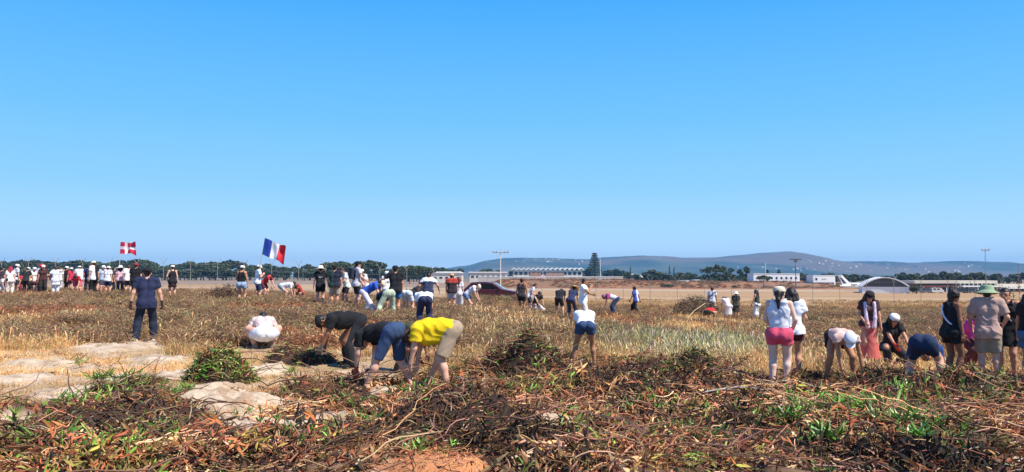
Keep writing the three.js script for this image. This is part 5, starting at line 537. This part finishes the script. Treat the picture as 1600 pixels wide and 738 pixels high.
// left and middle foreground
person(230, 19.7, 1.82, 178, 'walk', { skin: 'l', w: 1.06, top: T('#1e2646', { hem: .14, loose: .016 }), bot: { c: '#1a2234', len: 2 }, hair: [hairB, 'short'], hat: ['cap', '#17181d'], capBack: 1, shoes: '#c9c4ba', gloves: '#3a2620', pose: { feet: [[-.17, .06], [.21, -.1]], hands: [[-.33, .9, .08], [.34, .86, .06]], hip: [.91, 0], curl: .9 } }, 'man in navy tee and dark jeans with brown gloves walking away');
person(414, 18.6, 1.68, 184, 'squat', { f: 1, skin: 'l', w: 1.3, top: T('#d2bcb6', { hem: -.1, sleeve: .7 }), bot: { c: '#e4e6ea', len: 1.0, rise: .06, loose: .045, flare: .03 }, hair: [hairB, 'short'], shoes: '#8a7a68', pose: { hip: [.36, -.16], pitch: 1.0, splay: .65, feet: [[-.2, .06], [.2, .04]], head: 1.0, hands: [[-.3, .2, .45], [.34, .22, .4]] } }, 'person in white shorts squatting with back to the camera');
person(549, 15.8, 1.8, -84, 'bend', { skin: 'd', w: 1.12, top: T('#141519', { hem: .1, loose: .018 }), bot: { c: '#1e1f24', len: 2 }, hair: ['#111', 'short'], hat: ['cap', '#15161a'], gloves: '#5a5248', shoes: '#222', pose: { hip: [.84, -.14], pitch: 1.5, head: 1.7, hands: [[-.12, .2, .5], [.14, .22, .6]] } }, 'man in black tee and black cap bending to the left');
person(606, 12.9, 1.84, -128, 'bend', { skin: 'l', w: 1.04, top: T('#15161a', { hem: .06 }), bot: { c: '#34496c', len: .98, loose: .008, flare: .018 }, hair: [hairB, 'short'], gloves: '#b9553c', pose: { hip: [.89, -.12], pitch: 1.72, feet: [[-.26, -.26], [.24, .2]], hands: [[-.16, .2, .42], [.12, .18, .5]], head: 2.5 } }, 'person in black tee and blue denim shorts bending with legs apart');
person(692, 12.9, 1.82, -98, 'bend', { skin: 'l', w: 1.1, top: T('#ecc80e', { hem: .12, loose: .036 }), bot: { c: '#a8937a', len: .9, loose: .02, flare: .03 }, hair: [hairBr, 'short'], shoes: '#8d7f70', pose: { hip: [.9, -.14], pitch: 1.55, feet: [[-.16, .24], [.18, -.1]], hands: [[-.12, .26, .42], [.14, .22, .5]], head: 2.3 } }, 'man in bright yellow tee and beige shorts bending over');
person(628, 15.2, 1.7, 60, 'bend', { skin: 'd', top: T('#4a4a36', {}), bot: { c: '#332c26', len: 2 }, hair: ['#2b2016', 'short'], hat: ['bucket', '#565640'], shoes: '#222', pose: { hip: [.72, -.1], pitch: 1.35, hands: [[-.12, .15, .5], [.12, .15, .5]] } }, 'person in dark olive behind the yellow tee');
person(664, 23.5, 1.7, 185, 'half', { skin: 't', w: 1.1, top: T('#e6ebf2', { hem: .1, loose: .024 }), bot: { c: '#2c3250', len: 2 }, hair: [hairB, 'short'], shoes: '#ddd', pose: { pitch: 1.35 } }, 'person in white shirt and navy trousers bending above the yellow tee');
person(914, 17.2, 1.68, 184, 'half', { f: 1, skin: 't', top: T('#e8ebf2', { hem: .05, loose: .016, sleeve: .5 }), bot: { c: '#33496e', len: .34 }, hair: [hairB, 'short'], pose: { hip: [.9, -.12], pitch: 1.1, feet: [[-.2, .05], [.27, -.05]], hands: [[-.1, .45, .5], [.12, .4, .5]], head: 1.9 } }, 'person in white tee and short denim shorts bending away at centre');
person(911, 30, 1.78, 82, 'stand', { skin: 't', w: 1.08, top: T('#eceef0', { hem: .12, loose: .02 }), bot: { c: '#cfc3bb', len: 1.1 }, hair: [hairB, 'short'], shoes: '#555', pose: { hands: [[-.14, 1.42, .3], [.2, 1.15, .32]], elbow: [[-.6, -.8, .2], [.6, -.8, .2]] } }, 'man in white tee raising a hand to his face');
// standing group at mid left
const g1 = 'volunteers standing and bending at mid left';
person(501, 33, 1.68, 182, 'stand', { skin: 'l', top: T('#16171d', { c2: '#8b8f9a', pat: 'logo' }), bot: { c: '#121316', len: .6 }, hair: [hairB, 'short'], hat: ['sun', '#e9e6df'], shoes: '#555', pose: { hands: [[-.2, 1.3, .2], [.28, .85, .1]] } }, 'person in black tee with a chest logo and white sun hat', g1);
person(523, 32.5, 1.74, 176, 'stand', { skin: 'm', w: 1.08, top: T('#1d2136', { loose: .018, c2: '#1f3a35', pat: 'side' }), bot: { c: '#b3a48e', len: .85 }, hair: [hairB, 'short'], hat: ['cap', '#191a1f'], shoes: '#444' }, 'man in navy tee and khaki shorts seen from behind', g1);
person(541, 34, 1.68, -70, 'work', { skin: 'l', top: T('#e6e8e4', { c2: '#5b8a62', pat: 'dots' }), bot: { c: '#1c1d22', len: .7 }, hair: [hairBr, 'short'], shoes: '#c9b59a' }, 'person in white tee with green print and black shorts', g1);
person(557, 31.2, 1.86, 110, 'stand', { skin: 'l', w: 1.05, top: T('#c3bfc2', { c2: '#25233a', pat: 'back' }), bot: { c: '#1b1a24', len: .8 }, hair: [hairB, 'short'], hat: ['cap', '#141519'], pack: '#23213a', shoes: '#333', pose: { hands: [[-.2, 1.05, .3], [.24, 1.0, .3]] } }, 'tall man in grey tee with black cap and dark backpack', g1);
person(571, 33.5, 1.64, -60, 'work', { f: 1, skin: 'm', top: T('#dcdad8', {}), bot: { c: '#23202c', len: .7 }, hair: [hairB, 'pony'], hat: ['cap', '#e4dccb'], shoes: '#777' }, 'person with a cream cap facing the tall man with backpack', g1);
person(579, 27.6, 1.72, 72, 'half', { f: 1, skin: 'l', top: T('#2c58b8', {}), bot: { c: '#d9cfd2', len: 1.7 }, hair: [hairBr, 'bun'], hat: ['cap', '#e2cdb0'], shoes: '#d7b0a0', pose: { hip: [.86, -.2], pitch: 1.0, feet: [[-.2, .25], [.2, -.3]] } }, 'person in royal blue top and pale trousers bending', g1);
person(605, 27, 1.7, 205, 'bend', { f: 1, skin: 'l', top: T('#2a3038', {}), bot: { c: '#bcc8ac', len: 2 }, hair: [hairB, 'short'], shoes: '#d9d6cf', pose: { feet: [[-.3, .1], [.42, -.12]] } }, 'person in pale green trousers bending with legs wide', g1);
person(618, 28.2, 1.8, 186, 'stand', { skin: 'm', w: 1.05, top: T('#15161e', { loose: .016 }), bot: { c: '#2b6ca4', len: .6 }, hair: [hairB, 'short'], hat: ['cap', '#1a1a20'], shoes: '#555', pose: { hands: [[-.24, .9, .14], [.52, 1.12, .2]] } }, 'man in black tee and blue shorts stretching one arm out', g1);
person(604, 36, 1.66, 10, 'stand', { f: 1, skin: 'l', top: T('#dfe1e8', {}), bot: { c: '#8d90a4', len: .6 }, hair: [hairBr, 'pony'], hat: ['cap', '#e6e6e8'], shoes: '#777' }, 'slim person in white behind the man stretching his arm', g1);
person(638, 29, 1.66, 160, 'bend', { f: 1, skin: 'l', top: T('#20232c', {}), bot: { c: '#d5dde8', len: .7 }, hair: [hairB, 'short'], shoes: '#999', pose: { pitch: 1.55 } }, 'person in pale blue white shorts bending beside the blue shorts', g1);
person(669, 30.5, 1.74, 176, 'work', { skin: 'm', top: T('#26304a', { c2: '#dfe4ec', pat: 'yoke' }), bot: { c: '#1f2230', len: .9 }, hair: [hairB, 'short'], shoes: '#444', pose: { pitch: .5, hands: [[-.4, .95, .3], [.4, .9, .2]] } }, 'person in navy tee with white shoulders leaning, arms spread', g1);
person(655, 34, 1.68, 130, 'half', { f: 1, skin: 'm', top: T('#24242b', {}), bot: { c: '#2c2a30', len: 1.8 }, hair: [hairB, 'short'], hat: ['straw', '#e3d2ae'], shoes: '#444' }, 'person in dark clothes with straw hat bending at the group edge', g1);
person(706, 38, 1.76, 183, 'stand', { skin: 'm', w: 1.12, top: T('#2e2226', { c2: '#a83a30', pat: 'yoke', loose: .018 }), bot: { c: '#aab2bd', len: .75 }, hair: [hairB, 'short'], hat: ['cap', '#e2a565'], shoes: '#555' }, 'man in dark tee with red shoulders and orange cap', g1);
person(717, 40, 1.68, 150, 'stand', { f: 1, skin: 'l', top: T('#e3dfe0', {}), bot: { c: '#c9c6c8', len: 1.9 }, hair: ['#7a3326', 'long'], shoes: '#999' }, 'red haired person in white right of the orange cap', g1);
person(733, 35.5, 1.68, 75, 'half', { f: 1, skin: 'l', top: T('#e8e3e6', {}), bot: { c: '#5a7296', len: .5 }, hair: ['#7c3d30', 'short'], hat: ['cap', '#d9cdbb'], shoes: '#aaa', pose: { pitch: .85 } }, 'person in white tee and light denim shorts leaning forward', g1);
// centre background
const g2 = 'volunteers working in the field beyond';
person(815, 39.5, 1.76, 168, 'stand', { skin: 't', top: tank('#3a3134', { loose: .01 }), bot: { c: '#131316', len: .62 }, hair: [hairB, 'short'], shoes: '#333' }, 'person in dark grey tank and black shorts standing at centre', g2);
person(827, 42, 1.66, 90, 'work', { f: 1, skin: 'l', top: T('#dcd7d6', {}), bot: { c: '#3d3a40', len: .8 }, hair: [hairBr, 'pony'], shoes: '#777', pose: { pitch: .55 } }, 'person in white tee reaching right beside the dark grey tank', g2);
person(839, 40.5, 1.7, 30, 'kneel', { skin: 'm', top: T('#17161a', { c2: '#dcdad6', pat: 'sash' }), bot: { c: '#d6d6d8', len: 2 }, hair: [hairB, 'short'], shoes: '#333' }, 'kneeling person in black top and white trousers', g2);
person(874, 38, 1.7, 168, 'half', { skin: 'l', top: T('#18181d', {}), bot: { c: '#26242a', len: .8 }, hair: [hairB, 'short'], hat: ['cap', '#1d1c22'], shoes: '#444', pose: { pitch: .9 } }, 'person in black bending left of the straw hat', g2);
person(893, 37, 1.7, 158, 'half', { f: 1, skin: 'm', top: T('#2a3356', {}), bot: { c: '#3a3140', len: 1.8 }, hair: [hairB, 'short'], hat: ['straw', '#e0bd84'], shoes: '#444', pose: { pitch: .7, head: .6 } }, 'person in navy with a straw hat left of the white tee', g2);
person(958, 40.5, 1.72, -82, 'bend', { f: 1, skin: 'm', top: T('#e3dcdf', { c2: '#a8457f', pat: 'yoke' }), bot: { c: '#2a3c60', len: 2 }, hair: ['#7a3a60', 'short'], hat: ['cap', '#8f3a6c'], shoes: '#222', pose: { pitch: 1.2 } }, 'person in white and magenta top and jeans bending left', g2);
person(993, 46, 1.7, -118, 'walk', { skin: 'd', top: T('#c9cfdf', { c2: '#3d52a0', pat: 'side' }), bot: { c: '#231d1f', len: 2 }, hair: [hairB, 'short'], shoes: '#b0a9a0', pose: { hip: [.84, 0], feet: [[-.1, .3], [.1, -.3]] } }, 'person in blue and white vest stepping over the scrub', g2);
person(1112, 47, 1.7, 165, 'stand', { skin: 't', top: T('#d8d8de', { c2: '#3a4068', pat: 'sash' }), bot: { c: '#c7b29c', len: .8 }, hair: [hairB, 'short'], shoes: '#666' }, 'person in white tee with dark diagonal stripe standing far right of centre', g2);
person(1106, 44, 1.66, 160, 'squat', { f: 1, skin: 'm', w: 1.1, top: T('#cf2a2e', { hem: .12, loose: .03 }), bot: { c: '#2b3a2a', len: 2 }, hair: [hairB, 'short'], shoes: '#ddd', pose: { pitch: 1.35, hip: [.42, -.1] } }, 'person in red top squatting beside the round bush', g2);
person(1136, 42.5, 1.64, -150, 'half', { f: 1, skin: 'm', top: T('#dcc7cb', {}), bot: { c: '#e0dad8', skirt: .42, flare: .2 }, hair: [hairB, 'long'], shoes: '#8a6a58', pose: { pitch: .75 } }, 'long haired person in white skirt leaning', g2);
person(1149, 43.5, 1.58, 172, 'stand', { f: 1, skin: 'm', top: T('#3c3f36', {}), bot: { c: '#33362e', skirt: .35, flare: .2 }, hair: [hairB, 'short'], hat: ['bucket', '#eceae4'], shoes: '#444' }, 'person in dark olive dress with a white hat', g2);
person(1182, 43.5, 1.7, -120, 'stand', { f: 1, skin: 'm', top: tank('#2c3a34', { hem: .1 }), bot: { c: '#e2e1df', len: 2, loose: .014 }, hair: ['#2a1612', 'long'], shoes: '#777', pose: { hands: [[-.2, .95, .2], [.24, .9, .18]] } }, 'dark haired woman in white trousers left of the pink shorts', g2);
// dune crest, left of centre
const g3 = 'people on the left dune crest';
person(270, 40, 1.7, -170, 'stand', { f: 1, skin: 'l', top: tank('#1b181d', { hem: .12 }), bot: { c: '#26171c', skirt: .3, flare: .18 }, hair: [hairB, 'short'], hat: ['cap', '#e4dfd6'], shoes: '#8a7464', pose: { hands: [[-.26, .84, 0], [.22, 1.0, .2]] } }, 'woman in short black dress with white cap on the crest', g3);
person(378, 34.2, 1.68, 160, 'stand', { f: 1, skin: 'm', top: tank('#1a191d', { hem: -.02 }), bot: { c: '#8fa3bd', len: .4, flare: .02 }, hair: [hairBr, 'short'], hat: ['cap', '#ecebe8'], shoes: '#caa58c', pose: { hands: [[-.24, .86, .1], [.22, 1.0, .24]] } }, 'woman in black tank and pale denim shorts with white cap', g3);
person(403, 38, 1.74, 105, 'stand', { skin: 'l', top: T('#eef0f2', { loose: .018 }), bot: { c: '#2b3a62', len: .85 }, hair: [hairBr, 'short'], hat: ['cap', '#efeeea'], shoes: '#777', pose: { hands: [[-.12, 1.3, .22], [.2, 1.2, .24]] } }, 'person in white tee and navy shorts holding the tricolour flag', g3);
person(415, 41, 1.68, 60, 'half', { f: 1, skin: 'l', top: T('#b52f3c', {}), bot: { c: '#5a2a30', len: .7 }, hair: [hairB, 'short'], shoes: '#888', pose: { pitch: .8 } }, 'person in red top bending under the tricolour flag', g3);
person(446, 38.5, 1.7, 78, 'bend', { skin: 'l', top: T('#dfe3e8', {}), bot: { c: '#8c96a4', len: .75 }, hair: [hairB, 'short'], shoes: '#999', pose: { pitch: 1.45, hip: [.78, -.2] } }, 'person in pale grey shirt bending right on the crest', g3);
person(469, 42, 1.66, -60, 'squat', { skin: 't', top: T('#b0483a', {}), bot: { c: '#3a2a2a', len: 1.6 }, hair: [hairB, 'short'], shoes: '#666', pose: { hip: [.42, -.1], pitch: .6 } }, 'squatting person in rusty red top on the crest', g3);
// the crowd at far left
const g4 = 'crowd gathered on the far left crest';
const crowd = [
  [-2, 46, 1.7, 90, 'stand', { skin: 'l', top: T('#4a3a44'), bot: { c: '#3a3a44', len: 2 }, hair: [hairB, 'short'] }, 'person in plum tee half cut by the left edge'],
  [5, 44, 1.5, 60, 'half', { f: 1, skin: 'l', top: T('#e2d6d6'), bot: { c: '#ded8d0', len: 2 }, hair: [hairB, 'short'] }, 'person in pale clothes leaning at the left edge'],
  [14, 47, 1.7, 150, 'stand', { f: 1, skin: 'l', top: T('#eeeeee'), bot: { c: '#e2ded8', len: 2 }, hair: ['#a02c34', 'long'], hat: ['cap', '#b03038'] }, 'person all in white with a red cap near the left edge'],
  [27, 46, 1.7, 130, 'stand', { skin: 'l', top: T('#d3d6df'), bot: { c: '#4a4450', len: .8 }, hair: [hairB, 'short'], hat: ['cap', '#eceaea'] }, 'person in grey white tee and white cap near the left edge'],
  [36, 44.5, 1.66, -60, 'half', { f: 1, skin: 'm', top: T('#b53a4a'), bot: { c: '#8a3040', len: 1.8 }, hair: [hairB, 'short'] }, 'person in crimson top bending at left'],
  [45, 48, 1.72, 180, 'stand', { skin: 'l', top: T('#2a2c2a'), bot: { c: '#26282c', len: 2 }, hair: [hairB, 'short'], hat: ['cap', '#d9dccd'] }, 'person in black with a pale cap left of the red sun hat'],
  [54, 49, 1.7, 20, 'stand', { f: 1, skin: 'l', top: T('#e6d8d2'), bot: { c: '#5a2a30', len: .7 }, hair: [hairB, 'pony'], hat: ['cap', '#e9e2cf'] }, 'person in cream top and cream cap left of the red sun hat'],
  [62, 45, 1.78, 170, 'stand', { skin: 'm', top: T('#dde6df', { loose: .02 }), bot: { c: '#1d1c20', len: 2 }, hair: [hairB, 'short'], hat: ['sun', '#c8283c'] }, 'person in pale mint tee with a large red sun hat'],
  [72, 48, 1.68, 40, 'stand', { f: 1, skin: 'm', top: T('#4a2a2e'), bot: { c: '#2c2628', len: 2 }, hair: [hairB, 'short'], hat: ['cap', '#e8dfd0'] }, 'person in maroon top just right of the red sun hat'],
  [84, 44, 1.74, 140, 'stand', { f: 1, skin: 'l', top: T('#e9e9ec', { c2: '#8a8c98', pat: 'dots', hem: .3, loose: .03 }), bot: { c: '#dcdce0', len: 2 }, hair: [hairBr, 'short'], pose: { hands: [[-.3, 1.55, .12], [.3, 1.1, .2]] } }, 'person in dotted white tunic raising an arm'],
  [93, 46, 1.7, 170, 'stand', { skin: 'm', top: T('#e2e2e4'), bot: { c: '#cfcdd0', len: 2 }, hair: [hairBr, 'short'] }, 'brown haired person in white beside the dotted tunic'],
  [101, 48, 1.7, 100, 'stand', { skin: 'l', top: T('#24242c'), bot: { c: '#2c2a30', len: 2 }, hair: [hairB, 'short'], hat: ['cap', '#e9e7e2'] }, 'person in black tee and white cap left of the red tees'],
  [108, 46.5, 1.68, 160, 'stand', { f: 1, skin: 'l', top: T('#c63450'), bot: { c: '#4a2a34', len: .7 }, hair: [hairB, 'pony'], hat: ['cap', '#edebe6'] }, 'person in red tee with a white cap'],
  [119, 44.5, 1.66, -40, 'half', { f: 1, skin: 'l', top: T('#c22c42'), bot: { c: '#c8576a', len: .8 }, hair: [hairB, 'short'] }, 'person in red tee and rose shorts bending'],
  [124, 46, 1.74, 178, 'stand', { skin: 'l', w: 1.1, top: T('#f0f0f0', { loose: .024 }), bot: { c: '#c9c5c2', len: .9 }, hair: [hairBr, 'short'], hat: ['cap', '#ecebe7'] }, 'broad person in plain white tee and white cap'],
  [136, 45.5, 1.74, 165, 'stand', { skin: 'm', top: T('#cfd5e0', { c2: '#2c3660', pat: 'side' }), bot: { c: '#2a2c38', len: 2 }, hair: [hairB, 'short'], pack: '#2a3358' }, 'person in grey tee with a navy backpack'],
  [144, 43.5, 1.84, 190, 'stand', { skin: 'm', top: T('#1a191d', { c2: '#ececf0', pat: 'side' }), bot: { c: '#151519', len: 2 }, hair: [hairB, 'short'], hat: ['cap', '#e4ddd0'] }, 'tall person in black and white top and black trousers'],
  [153, 47, 1.7, 150, 'stand', { f: 1, skin: 'l', top: T('#efeaf0'), bot: { c: '#3a3440', len: .7 }, hair: [hairB, 'pony'] }, 'person in white tee right of the tall black and white one'],
  [159, 45, 1.66, 20, 'stand', { f: 1, skin: 'm', top: tank('#d0a08a'), bot: { c: '#4a3a3c', len: .6 }, hair: [hairBr, 'long'], hat: ['cap', '#e8e3dc'] }, 'person in peach tank and white cap'],
  [166, 48, 1.7, 60, 'stand', { skin: 'l', top: T('#a8b4c4'), bot: { c: '#3c4252', len: .8 }, hair: [hairB, 'short'], hat: ['cap', '#e9e9ec'] }, 'person in blue grey tee with white cap'],
  [172, 44.5, 1.64, 175, 'stand', { skin: 'l', top: T('#f0eeee', { loose: .018 }), bot: { c: '#20294a', len: .8 }, hair: [hairB, 'short'], hat: ['cap', '#ece8e4'] }, 'short person in white tee and navy shorts'],
  [180, 47, 1.68, 130, 'stand', { f: 1, skin: 'm', top: T('#3a3038'), bot: { c: '#2c2a30', len: 2 }, hair: [hairB, 'short'] }, 'person in dark charcoal left of the wide white hat'],
  [187, 44, 1.74, 165, 'stand', { f: 1, skin: 'l', top: T('#dcb4bc'), bot: { c: '#3a3a4a', len: 2 }, hair: [hairB, 'long'], hat: ['sun', '#f0ede4'] }, 'person in pink top with a wide white sun hat'],
  [197, 46, 1.72, 140, 'stand', { skin: 'l', w: 1.06, top: T('#f0f0f2', { loose: .02 }), bot: { c: '#2c2c38', len: .8 }, hair: [hairBr, 'short'] }, 'person in white tee below the red and white flag'],
  [214, 42, 1.78, 178, 'stand', { skin: 'm', w: 1.06, top: T('#17171b', { loose: .018 }), bot: { c: '#17181c', len: 2 }, hair: [hairB, 'short'], hat: ['cap', '#9c2434'] }, 'person in black with a dark red cap beside the navy man'],
];
reseed(4242); const jit = crowd.map(() => [R(-3.5, 4), R(.92, 1.03), R(-50, 50), rnd()]); crowd.forEach(([px, D, H, y, ps, o, lab], i) => { const [a, b, c, e] = jit[i]; person(px + (c / 50) * 5, D + a, H * b, y + c, ps === 'stand' && !o.pose && e < .3 ? 'work' : ps, o, lab, g4); });
console.log('people done');

// ---------------------------------------------------------------- flags
function flag(name, label, px, D, pole0, len, tiltZ, w, h, sag, colorAt) { const p = at(px, D), t = thing(name, label, 'flag', p); const d = V(Math.sin(tiltZ), Math.cos(tiltZ), 0), a = V(0, pole0, 0), b = a.clone().addScaledVector(d, len); const s = new Soup(); s.tube([a, b], () => .018, 6, lin(190, 184, 174)); obj('pole', s.geo(), litterMat, t);
  const nx = 42, ny = 30, P = [], Co = [], I = []; for (let j = 0; j <= ny; j++) for (let i = 0; i <= nx; i++) { const u = i / nx, v = j / ny; const o = b.clone().addScaledVector(d, -.02 - v * h); const wv = Math.sin(u * 8.5 + v * 2.4) * .1 * u + Math.sin(u * 15 - v * 3.2) * .04 * u + Math.sin(v * 6 + u * 3) * .03 * u; P.push(o.x + u * w * Math.cos(sag) + .3 * wv, o.y - u * w * Math.sin(sag) + wv * .5, o.z + wv * 1.4 + .02); Co.push(...colorAt(u, v)); if (i && j) { const k = j * (nx + 1) + i; I.push(k, k - 1, k - nx - 2, k, k - nx - 2, k - nx - 1); } }
  const g = new THREE.BufferGeometry(); g.setAttribute('position', new THREE.Float32BufferAttribute(P, 3)); g.setAttribute('color', new THREE.Float32BufferAttribute(Co, 3)); g.setIndex(I); g.computeVertexNormals(); obj('cloth', g, VC(.8), t); }
flag('red_white_flag', 'red flag with a white cross above the crowd', 186, 45, .8, 2.18, .03, .88, .64, .06, (u, v) => Math.abs(u - .38) < .075 || Math.abs(v - .5) < .1 ? lin(238, 232, 234) : lin(206, 40, 72));
flag('tricolour_flag', 'blue white and red tricolour flag tilted in the wind', 404, 37.9, 1.2, 1.86, .16, 1.1, .78, .42, (u, v) => u < .34 ? lin(34, 66, 160) : u < .67 ? lin(240, 240, 242) : lin(226, 44, 56));

// ---------------------------------------------------------------- parked car
{ const t = thing('parked_car', 'dark red car parked in the dry grass behind the group', 'car', at(766, 61), -.08); const red = new THREE.MeshPhysicalMaterial({ color: C('#4a0d14'), roughness: .4, clearcoat: .8, clearcoatRoughness: .15 }), sh = (pts, d, bev = .05) => { const g = new THREE.ExtrudeGeometry(new THREE.Shape(pts.map(q => new THREE.Vector2(...q))), { depth: d, bevelEnabled: true, bevelSize: bev, bevelThickness: bev, bevelSegments: 3 }); g.translate(0, 0, -d / 2); return g; };
  obj('body', sh([[-2.1, .32], [2.1, .3], [2.15, .55], [2.05, .78], [1.1, .95], [-1.95, .98], [-2.12, .7]], 1.62), red, t); const cab = obj('cabin', sh([[-1.9, .97], [1.05, .94], [.3, 1.42], [-.3, 1.5], [-1.3, 1.46]], 1.4, .07), red, t);
  const gl = M('#10161c', .12); for (const z of [-.79, .79]) for (const pts of [[[-1.62, 1.02], [-.62, 1.02], [-.62, 1.42], [-1.25, 1.38]], [[-.54, 1.02], [.85, 1.0], [.22, 1.37], [-.3, 1.43], [-.54, 1.42]]]) { const g = sh(pts, .02, .004); g.translate(0, 0, z); obj('window', g, gl, t); }
  const ws = new THREE.PlaneGeometry(.92, 1.3); ws.rotateY(Math.PI / 2); ws.rotateZ(Math.atan2(.75, .48)); ws.translate(.76, 1.22, 0); obj('windshield', new THREE.BoxGeometry(.86, .02, 1.3).rotateZ(-Math.atan2(.48, .75)).translate(.76, 1.255, 0), M('#8fa6b8', .1), t);
  for (const x of [-1.35, 1.35]) for (const z of [-.78, .78]) { const wg = new THREE.CylinderGeometry(.32, .32, .2, 22); wg.rotateX(Math.PI / 2); wg.translate(x, .32, z); const wm = obj('wheel', wg, M('#17171a', .8), t); const rg = new THREE.CylinderGeometry(.19, .19, .215, 16); rg.rotateX(Math.PI / 2); rg.translate(x, .32, z); obj('rim', rg, steel, wm); }
  for (const z of [-.6, .6]) { obj('headlight', new RoundedBoxGeometry(.1, .14, .34, 2, .03).translate(2.16, .7, z), M('#d8dde0', .2), t); obj('tail_light', new RoundedBoxGeometry(.08, .16, .28, 2, .03).translate(-2.14, .8, z), M('#8c1018', .3), t); } obj('side_mirror', new RoundedBoxGeometry(.16, .12, .1, 2, .03).translate(.75, 1.05, .92), red, t); obj('side_mirror', new RoundedBoxGeometry(.16, .12, .1, 2, .03).translate(.75, 1.05, -.92), red, t); }
console.log('all done', scene.children.length);

renderer.render(scene, camera);
